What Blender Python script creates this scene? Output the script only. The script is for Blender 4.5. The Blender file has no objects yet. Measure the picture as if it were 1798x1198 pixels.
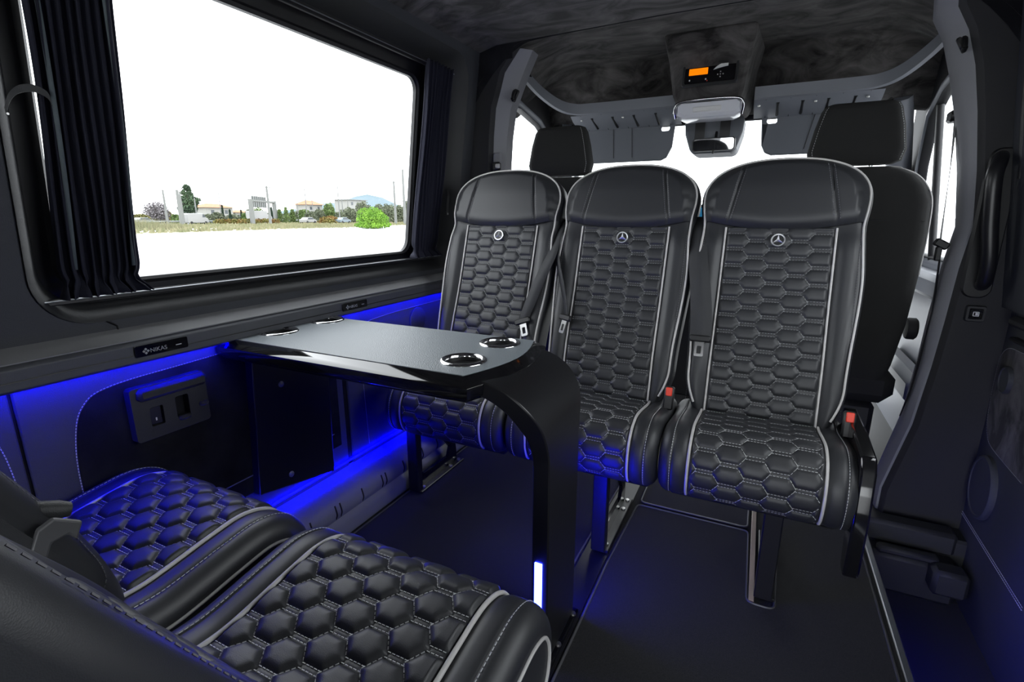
WORLD=5.2; EXPO=0.0; LED=230
import bpy, math, random
from mathutils import Vector, Matrix, noise
from mathutils.geometry import tessellate_polygon
random.seed(7)
PI=math.pi
SC=bpy.context.scene
COL=SC.collection

# ------------------------------------------------------------------ helpers
class MB:
    """collects vertices and faces, builds ONE mesh object"""
    def __init__(s): s.v=[]; s.f=[]
    def add(s,vs,fs):
        n=len(s.v); s.v+=[tuple(a) for a in vs]; s.f+=[tuple(i+n for i in q) for q in fs]; return s
    def box(s,x0,x1,y0,y1,z0,z1,b=0.0):
        x0,x1=min(x0,x1),max(x0,x1); y0,y1=min(y0,y1),max(y0,y1); z0,z1=min(z0,z1),max(z0,z1)
        b=min(b,(x1-x0)*.45,(y1-y0)*.45,(z1-z0)*.45)
        if b<=0:
            vs=[(x,y,z) for z in(z0,z1) for y in(y0,y1) for x in(x0,x1)]
            return s.add(vs,[(0,2,3,1),(4,5,7,6),(0,1,5,4),(2,6,7,3),(0,4,6,2),(1,3,7,5)])
        X=(x0,x1);Y=(y0,y1);Z=(z0,z1);vs=[];idx={}
        for i in(0,1):
            for j in(0,1):
                for k in(0,1):
                    sx=1-2*i;sy=1-2*j;sz=1-2*k
                    for a,(dx,dy,dz) in enumerate(((0,1,1),(1,0,1),(1,1,0))):
                        idx[i,j,k,a]=len(vs); vs.append((X[i]+sx*b*dx,Y[j]+sy*b*dy,Z[k]+sz*b*dz))
        fs=[]
        for i in(0,1): fs.append([idx[i,0,0,0],idx[i,1,0,0],idx[i,1,1,0],idx[i,0,1,0]][::(-1 if i==0 else 1)])
        for j in(0,1): fs.append([idx[0,j,0,1],idx[1,j,0,1],idx[1,j,1,1],idx[0,j,1,1]][::(1 if j==0 else -1)])
        for k in(0,1): fs.append([idx[0,0,k,2],idx[1,0,k,2],idx[1,1,k,2],idx[0,1,k,2]][::(-1 if k==0 else 1)])
        for i in(0,1):
            for j in(0,1):
                fs.append([idx[i,j,0,0],idx[i,j,0,1],idx[i,j,1,1],idx[i,j,1,0]][::(1 if i!=j else -1)])
        for i in(0,1):
            for k in(0,1):
                fs.append([idx[i,0,k,0],idx[i,0,k,2],idx[i,1,k,2],idx[i,1,k,0]][::(-1 if i!=k else 1)])
        for j in(0,1):
            for k in(0,1):
                fs.append([idx[0,j,k,1],idx[0,j,k,2],idx[1,j,k,2],idx[1,j,k,1]][::(1 if j!=k else -1)])
        for i in(0,1):
            for j in(0,1):
                for k in(0,1):
                    fs.append([idx[i,j,k,0],idx[i,j,k,1],idx[i,j,k,2]])
        return s.add(vs,fs)
    def rbox(s,M,hx,hy,hz,b=0.0):
        t=MB().box(-hx,hx,-hy,hy,-hz,hz,b)
        return s.add([M@Vector(v) for v in t.v],t.f)
    def tube(s,path,r,n=8,cap=True,closed=False):
        P=[Vector(p) for p in path]; m=len(P)
        rs=r if isinstance(r,(list,tuple)) else [r]*m
        T=[]
        for i in range(m):
            a=P[(i-1)%m] if (i>0 or closed) else P[0]; c=P[(i+1)%m] if (i<m-1 or closed) else P[-1]
            t=(c-a); T.append(t.normalized() if t.length>1e-9 else Vector((0,0,1)))
        u=T[0].orthogonal().normalized(); base=len(s.v)
        for i in range(m):
            u=(u-T[i]*u.dot(T[i])); u=u.normalized() if u.length>1e-9 else T[i].orthogonal().normalized()
            w=T[i].cross(u)
            for k in range(n):
                a=2*PI*k/n; s.v.append(tuple(P[i]+(u*math.cos(a)+w*math.sin(a))*rs[i]))
        for i in range(m if closed else m-1):
            j=(i+1)%m
            for k in range(n):
                l=(k+1)%n; s.f.append((base+i*n+k,base+i*n+l,base+j*n+l,base+j*n+k))
        if cap and not closed:
            s.f.append(tuple(base+k for k in range(n))[::-1]); s.f.append(tuple(base+(m-1)*n+k for k in range(n)))
        return s
    def loft(s,rings,closed=True,cap=True):
        n=len(rings[0]); base=len(s.v)
        for r in rings: s.v+=[tuple(p) for p in r]
        for i in range(len(rings)-1):
            for k in range(n if closed else n-1):
                l=(k+1)%n; s.f.append((base+i*n+k,base+i*n+l,base+(i+1)*n+l,base+(i+1)*n+k))
        if cap and closed:
            s.f.append(tuple(base+k for k in range(n))[::-1]); s.f.append(tuple(base+(len(rings)-1)*n+k for k in range(n)))
        return s
    def grid(s,fn,nu,nv):
        base=len(s.v)
        for j in range(nv+1):
            for i in range(nu+1): s.v.append(tuple(fn(i/nu,j/nv)))
        for j in range(nv):
            for i in range(nu):
                a=base+j*(nu+1)+i; s.f.append((a,a+1,a+nu+2,a+nu+1))
        return s
    def prism(s,poly,mp,d0,d1):
        """2D polygon extruded: mp(a,b,d)->xyz"""
        n=len(poly); base=len(s.v)
        s.v+=[tuple(mp(a,b,d0)) for a,b in poly]+[tuple(mp(a,b,d1)) for a,b in poly]
        s.f.append(tuple(base+i for i in range(n))[::-1]); s.f.append(tuple(base+n+i for i in range(n)))
        for i in range(n):
            j=(i+1)%n; s.f.append((base+i,base+j,base+n+j,base+n+i))
        return s
    def holed(s,outer,holes,mp,d0,d1):
        """plate with holes and thickness"""
        loops=[outer]+holes
        tris=tessellate_polygon([[Vector((a,b,0)) for a,b in L] for L in loops])
        flat=[p for L in loops for p in L]; N=len(flat); base=len(s.v)
        s.v+=[tuple(mp(a,b,d0)) for a,b in flat]+[tuple(mp(a,b,d1)) for a,b in flat]
        for t in tris:
            s.f.append(tuple(base+i for i in t)); s.f.append(tuple(base+N+i for i in t)[::-1])
        o=0
        for L in loops:
            n=len(L)
            for i in range(n):
                j=(i+1)%n; s.f.append((base+o+i,base+o+j,base+N+o+j,base+N+o+i))
            o+=n
        return s
    def lathe(s,prof,M,n=24,closed=False):
        base=len(s.v)
        for r,z in prof:
            for k in range(n):
                a=2*PI*k/n; s.v.append(tuple(M@Vector((r*math.cos(a),r*math.sin(a),z))))
        m=len(prof)
        for i in range(m-1):
            for k in range(n):
                l=(k+1)%n; s.f.append((base+i*n+k,base+i*n+l,base+(i+1)*n+l,base+(i+1)*n+k))
        if closed:
            for k in range(n):
                l=(k+1)%n; s.f.append((base+(m-1)*n+k,base+(m-1)*n+l,base+l,base+k))
        return s
    def ribbon(s,path,wd,t=.0016):
        """strap: path of (point, half-width vector)"""
        rings=[]
        for i,(p,w) in enumerate(path):
            p=Vector(p); w=Vector(w)
            a=Vector(path[max(0,i-1)][0]); c=Vector(path[min(len(path)-1,i+1)][0])
            nrm=(c-a).cross(w).normalized()*t/2
            rings.append([p-w-nrm,p+w-nrm,p+w+nrm,p-w+nrm])
        return s.loft(rings)
    def build(s,name,mat,parent=None,smooth=None,loc=None,bevel=0,fix=True):
        me=bpy.data.meshes.new(name); me.from_pydata(s.v,[],s.f)
        import bmesh
        bm=bmesh.new(); bm.from_mesh(me)
        if fix: bmesh.ops.recalc_face_normals(bm,faces=bm.faces)
        bm.to_mesh(me); bm.free()
        me.materials.append(mat)
        o=bpy.data.objects.new(name,me); COL.objects.link(o)
        if parent is not None: o.parent=parent
        if loc is not None: o.location=loc
        if smooth is not None:
            me.shade_smooth()
            if smooth<180: me.set_sharp_from_angle(angle=math.radians(smooth))
        if bevel:
            m=o.modifiers.new('bevel','BEVEL'); m.width=bevel; m.segments=2; m.limit_method='ANGLE'; m.angle_limit=math.radians(40)
        return o

def thing(name,label,cat,loc=(0,0,0),rz=0,group=None):
    o=bpy.data.objects.new(name,None); COL.objects.link(o); o.location=loc; o.rotation_euler=(0,0,rz)
    o.empty_display_size=.1
    return tag(o,label,cat,group)
def tag(o,label,cat,group=None,kind=None):
    o['label']=label; o['category']=cat
    if group: o['group']=group
    if kind: o['kind']=kind
    return o
def struct(o,label=None,cat=None):
    o['kind']='structure'
    if label: o['label']=label
    if cat: o['category']=cat
    return o
def kids(o): return [c for c in list(COL.objects) if c.parent==o]
def dup(root,loc,rz,label,group=None):
    def cp(o,par):
        c=o.copy(); COL.objects.link(c); c.parent=par
        for k in kids(o): cp(k,c)
        return c
    r=cp(root,None); r.location=loc; r.rotation_euler=(0,0,rz); r['label']=label
    if group: r['group']=group
    return r
def rrect(x0,x1,y0,y1,r,n=6):
    rs=r if isinstance(r,(list,tuple)) else (r,)*4    # corners: x1y0, x1y1, x0y1, x0y0
    pts=[]
    for (cx,cy,a0),rr in zip(((x1,y0,-PI/2),(x1,y1,0),(x0,y1,PI/2),(x0,y0,PI)),rs):
        ox=cx-rr if cx==x1 else cx+rr; oy=cy-rr if cy==y1 else cy+rr
        for k in range(n+1):
            a=a0+PI/2*k/n; pts.append((ox+rr*math.cos(a),oy+rr*math.sin(a)))
    return pts
def smoothpath(pts,n=8,closed=False):
    P=[Vector(p) for p in pts]; m=len(P); out=[]
    for i in range(m if closed else m-1):
        if closed: a,b,c,d=P[i-1],P[i],P[(i+1)%m],P[(i+2)%m]
        else: a,b,c,d=P[max(0,i-1)],P[i],P[i+1],P[min(m-1,i+2)]
        for k in range(n):
            t=k/n; out.append(.5*((2*b)+(c-a)*t+(2*a-5*b+4*c-d)*t*t+(3*b-a-3*c+d)*t**3))
    if not closed: out.append(P[-1])
    return out
def sstep(a,b,x):
    t=min(1,max(0,(x-a)/(b-a))); return t*t*(3-2*t)

# ------------------------------------------------------------------ materials
def mat(name,col,rough=.5,metal=0,spec=.5,bump=None,emit=None,estr=1,coat=0,var=None,sheen=0,trans=0,alpha=None):
    m=bpy.data.materials.new(name); m.use_nodes=True; nt=m.node_tree; N=nt.nodes; L=nt.links
    p=N['Principled BSDF']; p.inputs['Base Color'].default_value=(*col,1); p.inputs['Roughness'].default_value=rough
    p.inputs['Metallic'].default_value=metal; p.inputs['Specular IOR Level'].default_value=spec
    p.inputs['Coat Weight'].default_value=coat; p.inputs['Coat Roughness'].default_value=.05
    if sheen: p.inputs['Sheen Weight'].default_value=sheen; p.inputs['Sheen Roughness'].default_value=.4
    if emit: p.inputs['Emission Color'].default_value=(*emit,1); p.inputs['Emission Strength'].default_value=estr
    tc=N.new('ShaderNodeTexCoord')
    if var:   # (scale, colour2, detail, contrast lo, hi, stretch)
        sc,c2,lo,hi=var[:4]
        n=N.new('ShaderNodeTexNoise'); n.inputs['Scale'].default_value=sc; n.inputs['Detail'].default_value=6; n.inputs['Roughness'].default_value=.6
        if len(var)>4:
            mp=N.new('ShaderNodeMapping'); mp.inputs['Scale'].default_value=var[4]; L.new(tc.outputs['Object'],mp.inputs[0]); L.new(mp.outputs[0],n.inputs[0])
            n.inputs['Distortion'].default_value=1.2
        else: L.new(tc.outputs['Object'],n.inputs[0])
        r=N.new('ShaderNodeValToRGB'); r.color_ramp.elements[0].position=lo; r.color_ramp.elements[1].position=hi
        r.color_ramp.elements[0].color=(*col,1); r.color_ramp.elements[1].color=(*c2,1)
        L.new(n.outputs['Fac'],r.inputs[0]); L.new(r.outputs[0],p.inputs['Base Color'])
    if bump:
        sc,st=bump[0],bump[1]; kind=bump[2] if len(bump)>2 else 'noise'
        if kind=='noise':
            n=N.new('ShaderNodeTexNoise'); n.inputs['Scale'].default_value=sc; n.inputs['Detail'].default_value=3; out=n.outputs['Fac']
        else:
            n=N.new('ShaderNodeTexVoronoi'); n.inputs['Scale'].default_value=sc; out=n.outputs['Distance']
        L.new(tc.outputs['Object'],n.inputs[0])
        b=N.new('ShaderNodeBump'); b.inputs['Strength'].default_value=st; b.inputs['Distance'].default_value=.002
        L.new(out,b.inputs['Height']); L.new(b.outputs[0],p.inputs['Normal'])
    return m
def glassmat(name,tint=(1,1,1),ior=1.45):
    m=bpy.data.materials.new(name); m.use_nodes=True; nt=m.node_tree; N=nt.nodes; L=nt.links
    N.remove(N['Principled BSDF']); out=N['Material Output']
    t=N.new('ShaderNodeBsdfTransparent'); t.inputs[0].default_value=(*tint,1)
    g=N.new('ShaderNodeBsdfGlossy'); g.inputs['Roughness'].default_value=0.0
    f=N.new('ShaderNodeFresnel'); f.inputs[0].default_value=ior
    geo=N.new('ShaderNodeNewGeometry'); mul=N.new('ShaderNodeMath'); mul.operation='MULTIPLY'
    inv=N.new('ShaderNodeMath'); inv.operation='SUBTRACT'; inv.inputs[0].default_value=1
    L.new(geo.outputs['Backfacing'],inv.inputs[1]); L.new(f.outputs[0],mul.inputs[0]); L.new(inv.outputs[0],mul.inputs[1])
    mx=N.new('ShaderNodeMixShader'); L.new(mul.outputs[0],mx.inputs[0]); L.new(t.outputs[0],mx.inputs[1]); L.new(g.outputs[0],mx.inputs[2]); L.new(mx.outputs[0],out.inputs[0])
    return m
M={}
M['leather']=mat('black_leather',(.020,.021,.024),.47,spec=.5,bump=(1300,.06,'vor'))
M['leather2']=mat('black_quilted_leather',(.022,.023,.026),.47,spec=.5,bump=(900,.10,'vor'))
M['piping']=mat('pale_grey_piping',(.47,.46,.45),.45)
M['stitch']=mat('pale_stitch_thread',(.48,.49,.50),.7)
M['stitchd']=mat('dark_stitch_thread',(.13,.13,.14),.7)
M['suede']=mat('charcoal_suede',(.020,.019,.019),.95,spec=.15,var=(5.5,(.15,.142,.14),.36,.74,(1,1.8,1)),bump=(400,.2),sheen=.12)
M['suede_dark']=mat('black_suede',(.008,.008,.010),.95,spec=.15,var=(7,(.02,.02,.024),.4,.7),bump=(400,.2))
M['plastic']=mat('dark_grain_plastic',(.022,.023,.025),.55,bump=(700,.25))
M['plastic_b']=mat('black_plastic',(.010,.010,.011),.45)
M['pillar']=mat('grey_pillar_plastic',(.21,.21,.235),.6,bump=(600,.2))
M['pillar_d']=mat('dark_trim_and_pillar_shade',(.016,.016,.019),.7,bump=(600,.2))  # dark trim; on the B-pillar plates this tone stands for shade
M['greytrim']=mat('grey_trim_plastic',(.20,.21,.24),.45,bump=(600,.15))
M['ledge']=mat('grey_textile_ledge',(.22,.22,.23),.8,bump=(1200,.3))
M['ledge_d']=mat('charcoal_ledge_plastic',(.07,.073,.085),.55,bump=(700,.2))
M['wall']=mat('charcoal_side_leather',(.040,.043,.052),.62,bump=(800,.3,'vor'))
M['carpet']=mat('black_velour_carpet',(.016,.016,.018),.95,spec=.1,bump=(1500,.5),var=(900,(.034,.034,.038),.45,.65),sheen=.15)
M['gloss']=mat('black_piano_lacquer',(.006,.006,.007),.08,spec=.6,coat=.4)
M['satin']=mat('black_satin_paint',(.011,.011,.013),.33,spec=.5)
M['inlay']=mat('grey_woven_table_leather',(.19,.215,.235),.42,spec=.6,bump=(420,.35,'vor'))
M['chrome']=mat('chrome',(.75,.75,.76),.12,metal=1)
M['binding']=mat('grey_mat_binding',(.075,.075,.08),.45)
M['led_dim']=mat('blue_led_step',(.1,.1,.3),.5,emit=(.0,.0,1),estr=80)
M['led_duct']=mat('blue_led_duct',(.1,.1,.3),.5,emit=(.0,.0,1),estr=75)
M['tonguegrip']=mat('grey_tongue_plastic',(.07,.07,.075),.5)
M['badge']=mat('satin_badge_metal',(.82,.83,.85),.38,metal=1)
M['led_back']=mat('blue_led_bar_front_side',(.1,.1,.3),.5,emit=(.0,.0,1),estr=150)
M['stitchb']=mat('soft_stitch_thread',(.30,.31,.32),.7)
M['steel']=mat('zinc_steel',(.45,.45,.44),.35,metal=1)
M['alu']=mat('brushed_aluminium',(.45,.47,.5),.4,metal=1)
M['curtain']=mat('navy_pleated_cloth',(.022,.023,.036),.9,spec=.2,bump=(1500,.3))
M['curtain_lining']=mat('grey_curtain_lining',(.10,.12,.13),.9,spec=.2,bump=(1500,.3))
M['red']=mat('red_plastic',(.75,.045,.02),.4)
M['duct']=mat('grey_duct_plastic',(.22,.225,.25),.5,bump=(700,.15))
M['led']=mat('blue_led_diffuser',(.1,.1,.3),.5,emit=(.0,.0,1),estr=LED)
M['led_bar']=mat('blue_white_led_bar',(.3,.3,.5),.5,emit=(.016,.026,1),estr=75)
M['orange']=mat('orange_display',(.1,.03,0),.4,emit=(1,.22,.0),estr=1.1)
M['white']=mat('white_print',(.75,.75,.75),.5)
M['greyprint']=mat('grey_print',(.30,.32,.33),.5)
M['cloth']=mat('black_seat_cloth',(.028,.028,.028),.9,spec=.2,bump=(1800,.5))
M['web']=mat('black_belt_webbing',(.016,.017,.02),.6,bump=(1500,.4))
M['visor']=mat('slate_visor_vinyl',(.13,.14,.16),.6,bump=(600,.15))
M['mirror']=mat('mirror_glass',(.8,.8,.8),.02,metal=1)
M['glass']=glassmat('window_glass')
M['brown']=mat('tan_floor_rail',(.30,.24,.21),.4,metal=.6)
M['rubber']=mat('black_rubber_seal',(.010,.010,.012),.45)
M['screen']=mat('blue_dash_screen',(.01,.03,.05),.2,emit=(.02,.18,.35),estr=.6)
M['lens']=mat('clear_lamp_lens',(.75,.76,.82),.15,spec=.8,coat=.5)
# ------------------------------------------------------------------ quilted seats
TH=math.radians(18); BL=.765; ZB=.44
def halfw(s):      # silhouette half width of the backrest
    if s<.12: return .168+.036*math.sin(PI/2*max(0,s)/.12)
    if s<.40: return .204+.015*sstep(.12,.40,s)
    if s<.56: return .219-.008*sstep(.40,.54,s)
    if s<.66: return .211+.008*sstep(.56,.64,s)
    q=min(1,(s-.64)/(BL-.64)); q=max(0,q)
    return max(.0005,.219*(1-q**2.4)**(1/2.4))
def edge(x,s):     # distance-like measure to the silhouette
    e=halfw(s)-abs(x)
    if s>.60:
        q=((abs(x)/.219)**2.4+(max(0,s-.64)/(BL-.64))**2.4)**(1/2.4)
        e=min(e,(1-q)*.15) if s<.64 else (1-q)*.13
    return min(max(0,e),s+.01)
def bpos(x,n,s):
    return Vector((x,-n*math.cos(TH)+s*math.sin(TH),ZB+n*math.sin(TH)+s*math.cos(TH)))
def rnd(e,r):
    t=1-min(max(e,0),r)/r
    return r*(1-math.sqrt(max(0,1-t*t)))
IW=.138
def front_n(x,s):
    b=.014*sstep(IW,IW+.03,abs(x))*(1-sstep(.50,.56,s))
    g=-.003*math.exp(-((abs(x)-.192)/.003)**2)*(1-sstep(.5,.54,s))
    return b+g-rnd(edge(x,s),.028)+.012*math.exp(-((s-.16)/.12)**2)
def surf_back(x,s,h=0): return bpos(x,front_n(x,s)+h,s)
def sh(x): return .548+.030*(abs(x)/.225)**2
def hr_h(x,s):
    a=s-sh(x)
    g=0
    xs=.105+.035*(1-(s-.55)/.2)
    g=-.006*math.exp(-((abs(x)-xs)/.0032)**2)*(1-sstep(.71,.75,s))
    return .004+.026*math.sqrt(max(0,1-(1-min(a,.035)/.035)**2))*(1-.35*sstep(.66,.76,s))+g*min(1,a/.02)
def surf_head(x,s,h=0): return bpos(x,front_n(x,s)+hr_h(x,s)*min(1,edge(x,s)/.03)+h,s)

# cushion profile (closed), local y forward = -y
CP=[(.075,.445),(-.02,.447),(-.12,.462),(-.185,.468),(-.235,.452),(-.264,.415),(-.270,.368),(-.256,.325),(-.225,.305),(-.15,.302),(-.02,.315),(.07,.33),(.09,.38)]
cpp=[(p.x,p.y) for p in smoothpath([(a,b,0) for a,b in CP],10,closed=True)]
def _arc():
    S=[0]
    for i in range(1,len(cpp)): S.append(S[-1]+math.dist(cpp[i-1],cpp[i]))
    return S
CS=_arc()
def cprof(s):      # point and outward normal at arclength s from back top
    s=max(0,min(CS[-1]-1e-6,s))
    import bisect
    i=min(len(CS)-2,bisect.bisect_right(CS,s)-1)
    t=(s-CS[i])/(CS[i+1]-CS[i]); a=cpp[i]; b=cpp[i+1]
    z=cpp[(i-1)%len(cpp)]; c=cpp[(i+2)%len(cpp)]
    p=(a[0]+(b[0]-a[0])*t,a[1]+(b[1]-a[1])*t)
    d1=(b[0]-z[0],b[1]-z[1]); d2=(c[0]-a[0],c[1]-a[1])
    d=(d1[0]*(1-t)+d2[0]*t,d1[1]*(1-t)+d2[1]*t); L=math.hypot(*d)
    return p,(d[1]/L,-d[0]/L)
CHW=.2205; CIW=.146; CR=.032
_p,_n=cprof(.1)
CSG=1 if _n[1]>0 else -1
def ch(x):
    g=-.002*math.exp(-((abs(x)-.186)/.0025)**2)
    return .007*sstep(CIW-.002,CIW+.02,abs(x))+g
def surf_cush(x,s,h=0):
    p,n=cprof(s); hh=ch(x)-rnd(CHW-abs(x),CR)+h
    return Vector((x,p[0]+CSG*n[0]*hh,p[1]+CSG*n[1]*hh))

def hexdim(D,PS,H):
    r=(PS-H)/H; q=.60 if PS<.053 else .5
    x2=D/(q*(1+r)+(1-r)); return q*x2,x2
def hexq(x,s,D,PS,H):
    """signed distance into the nearest elongated hexagon of the quilting (>0 inside)"""
    x1,x2=hexdim(D,PS,H); best=-1
    sl=math.hypot(H/2,x2-x1)
    i0=math.floor(x/D); 
    for i in (i0,i0+1):
        off=(i%2)*PS/2
        j0=math.floor((s-off)/PS)
        for j in (j0,j0+1):
            dx=abs(x-i*D); dz=abs(s-(j*PS+off))
            d=min(H/2-dz,((x2-dx)*(H/2)-dz*(x2-x1))/sl)
            if d>best: best=d
    return best
def quilt(surf,w,s0,s1,D,PS,H,hp,s_off,nx,ns,clipfn=None):
    m=MB()
    def fn(u,v):
        x=-w+2*w*u; s=s0+(s1-s0)*v
        d=hexq(x,s-s_off,D,PS,H)
        h=hp*(1-math.exp(-max(0,d)/.0045))+.001
        if d<0: h+=.0012*min(1,-d/.003)
        e=min(w-abs(x),s-s0,s1-s)/.006
        return surf(x,s,.003+h*min(1,max(0,e)))
    m.grid(fn,nx,ns); return m
def stitches(surf,w,s0,s1,D,PS,H,s_off,step,ln,r,lift):
    m=MB(); x1,x2=hexdim(D,PS,H)
    def seg(a,b,lf=lift):
        L=math.dist(a,b); n=max(1,int(L/step))
        for k in range(n):
            t0=(k+.5-ln/step/2)/n; t1=(k+.5+ln/step/2)/n
            p=[(a[0]+(b[0]-a[0])*t,a[1]+(b[1]-a[1])*t) for t in(t0,t1)]
            if any(abs(q[0])>w-.003 or q[1]<s0+.002 or q[1]>s1-.002 for q in p): continue
            m.tube([surf(q[0],q[1],lf) for q in p],r,3)
    i1=int(w/D)+2
    for i in range(-i1,i1+1):
        off=(i%2)*PS/2
        for j in range(int((s0-s_off)/PS)-2,int((s1-s_off)/PS)+3):
            cx=i*D; cs=j*PS+off+s_off; e=.0012
            seg((cx-x1,cs+H/2+e),(cx+x1,cs+H/2+e)); seg((cx-x1,cs-H/2-e),(cx+x1,cs-H/2-e))
            for sg in(1,-1):
                seg((cx+x1,cs+sg*H/2),(cx+x2,cs)); 
                # left slants only where not shared
                seg((cx-x1,cs+sg*H/2),(cx-x1-(x2-x1)*.25,cs+sg*H/2*.75))
    return m
def dashes(pts,step,ln,r):
    m=MB(); P=[Vector(p) for p in pts]; acc=0; i=0
    # resample
    S=[0]
    for a,b in zip(P,P[1:]): S.append(S[-1]+(b-a).length)
    def at(t):
        for k in range(len(S)-1):
            if t<=S[k+1]: return P[k].lerp(P[k+1],(t-S[k])/max(1e-9,S[k+1]-S[k]))
        return P[-1]
    t=0
    while t+ln<S[-1]:
        m.tube([at(t),at(t+ln)],r,3); t+=step
    return m

def make_seat():
    root=thing('quilted_seat','x','van seat')
    # ---- backrest shell
    rows=[-.0]; 
    ss=[.0,.004,.012,.025,.045]+[.07+.02*k for k in range(29)]
    ss=[s for s in ss if s<.63]+[.64+(BL-.64)*math.sin(PI/2*k/14) for k in range(15)]
    us=[math.sin(PI/2*(-1+2*k/56)) for k in range(57)]
    m=MB(); nr=len(us)
    base=0
    for s in ss:
        w=halfw(s)-.0002
        for u in us: m.v.append(tuple(surf_back(u*w,s)))
    nb=len(m.v)
    for s in ss:
        w=halfw(s)-.0002
        for u in us:
            x=u*w; m.v.append(tuple(bpos(x,-.100+rnd(edge(x,s),.045)+.0*s,s)))
    for side in (0,nb):
        for j in range(len(ss)-1):
            for i in range(nr-1):
                a=side+j*nr+i; m.f.append((a,a+1,a+nr+1,a+nr) if side==0 else (a,a+nr,a+nr+1,a+1))
    for j in range(len(ss)-1):
        for i in (0,nr-1):
            a=j*nr+i; m.f.append((a,a+nr,a+nr+nb,a+nb))
    for j in (0,len(ss)-1):
        for i in range(nr-1):
            a=j*nr+i; m.f.append((a,a+1,a+1+nb,a+nb))
    m.build('backrest',M['leather'],root,smooth=60)
    # ---- headrest cover
    m=MB(); n2=40
    def fh(u,v):
        x0=math.sin(PI/2*(-1+2*u)); s=sh(x0*.22)+(BL-.0005-sh(x0*.22))*math.sin(PI/2*v)
        x=x0*(halfw(s)-.0005)
        return surf_head(x,s)
    m.grid(fh,150,34); 
    def fl(u,v):  # rolled lower lip
        x0=math.sin(PI/2*(-1+2*u)); s=sh(x0*.22); x=x0*(halfw(s)-.0005); p=surf_head(x,s); q=surf_back(x,s,-.004)
        return p.lerp(q,v)
    m.grid(fl,64,2)
    hd=m.build('headrest',M['leather'],root,smooth=70)
    for sg in(1,-1):
        for o in(-.007,.007):
            pts=[surf_head(sg*(.105+.035*(1-(s-.55)/.2)+o),s,.0006) for s in [.575+.0085*k for k in range(20)]]
            dashes(pts,.007,.0045,.0009).build('stitching',M['stitchd'],hd)
    # ---- quilted panels
    D=.0545; PS=.0490; H=.0385; off=.515-PS*10
    quilt(surf_back,IW-.003,.012,.556,D,PS,H,.0075,off,100,210).build('backrest_panel',M['leather2'],root,smooth=180)
    bp=[o for o in kids(root) if o.name.startswith('backrest_panel')][0]
    stitches(lambda x,s,h:surf_back(x,s,.003+h),IW-.003,.012,.545,D,PS,H,off,.0065,.0042,.0006,.0024).build('stitching',M['stitchb'],bp)
    # piping beside the panel
    for sg in(1,-1):
        m=MB().tube([surf_back(sg*(IW+.002),.006+.0137*k,.0045) for k in range(41)],.0029,8)
        m.build('piping',M['piping'],root,smooth=80)
        ds=dashes([surf_back(sg*.196,.03+.0125*k,.0008) for k in range(41)],.0075,.0048,.0007)
        ds.build('stitching',M['stitchd'],root)
    # perimeter piping
    pp=[]
    for k in range(48): s=.03+.61*k/47; pp.append(surf_back(halfw(s)-.010,s,.004) if s<.53 else surf_head(halfw(s)-.010,s,.003))
    for k in range(1,36):
        a=PI*k/36; c=math.cos(a); sn=math.sin(a)
        rr=1/((abs(c)**2.4+abs(sn)**2.4)**(1/2.4)); q=.955
        x=.219*rr*c*q; s=.64+(BL-.64)*rr*sn*q
        pp.append(surf_head(x,s,.003))
    for k in range(48): s=.03+.61*(47-k)/47; pp.append(surf_back(-halfw(s)+.010,s,.004) if s<.53 else surf_head(-halfw(s)+.010,s,.003))
    MB().tube(pp,.0031,8).build('piping',M['piping'],root,smooth=80)
    # ---- badge: ring with three-pointed star
    bc=surf_back(0,.515,.0145); nn=Vector((0,-math.cos(TH),math.sin(TH))); uu=Vector((0,math.sin(TH),math.cos(TH)))
    R=Matrix((Vector((1,0,0)),uu,nn)).transposed().to_4x4(); R.translation=bc
    MB().lathe([(.0001,.0),(.0165,.0),(.0165,.002),(.0001,.002)],R,28).build('badge_disc',M['plastic_b'],root,smooth=40)
    bd=[o for o in kids(root) if o.name.startswith('badge_disc')][0]
    m=MB(); m.tube([R@Vector((.0165*math.cos(2*PI*k/32),.0165*math.sin(2*PI*k/32),.0024)) for k in range(32)],.0022,6,closed=True)
    for k in range(3):
        a=PI/2+2*PI*k/3; t=Vector((math.cos(a),math.sin(a),0)); q=Vector((-t.y,t.x,0))
        c0=Vector((0,0,.0022)); 
        pts=[t*.0165+c0, q*.0034+t*.0022+c0, -q*.0034+t*.0022+c0, Vector((0,0,.0052))]
        i=len(m.v); m.v+=[tuple(R@p) for p in pts]; m.f+=[(i,i+1,i+3),(i,i+3,i+2),(i+1,i+2,i+3),(i,i+2,i+1)]
    m.build('badge_star',M['badge'],bd,smooth=30)
    # ---- cushion
    m=MB(); xs=[]
    for k in range(9): a=PI/2*k/8; xs.append(CHW-CR+CR*math.sin(a))
    mid=[.02*k for k in range(10)]; xs=sorted(set([round(a,5) for a in mid if a<.165]+[.143,.146,.150,.156,.166,.176,.182,.184,.186,.188]+[round(a,5) for a in xs]))
    xs=[-x for x in xs[:0:-1]]+xs
    SN=[CS[-1]*k/150 for k in range(150)]
    rings=[]
    for x in xs: rings.append([surf_cush(max(-CHW+1e-5,min(CHW-1e-5,x)),s) for s in SN])
    m.loft(rings)
    m.build('cushion',M['leather'],root,smooth=50)
    cush=[o for o in kids(root) if o.name.startswith('cushion')][0]
    s1=.0
    # arclength where the profile turns under
    for k in range(1,600):
        p,n=cprof(k*.001)
        if p[1]<.312 and p[0]<-.2: s1=k*.001; break
    D2=.0540; PS2=.0500; H2=.0400; off2=.01
    global S1; S1=s1
    quilt(surf_cush,CIW-.004,.005,s1,D2,PS2,H2,.0065,off2,120,220).build('cushion_panel',M['leather2'],root,smooth=180)
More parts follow.
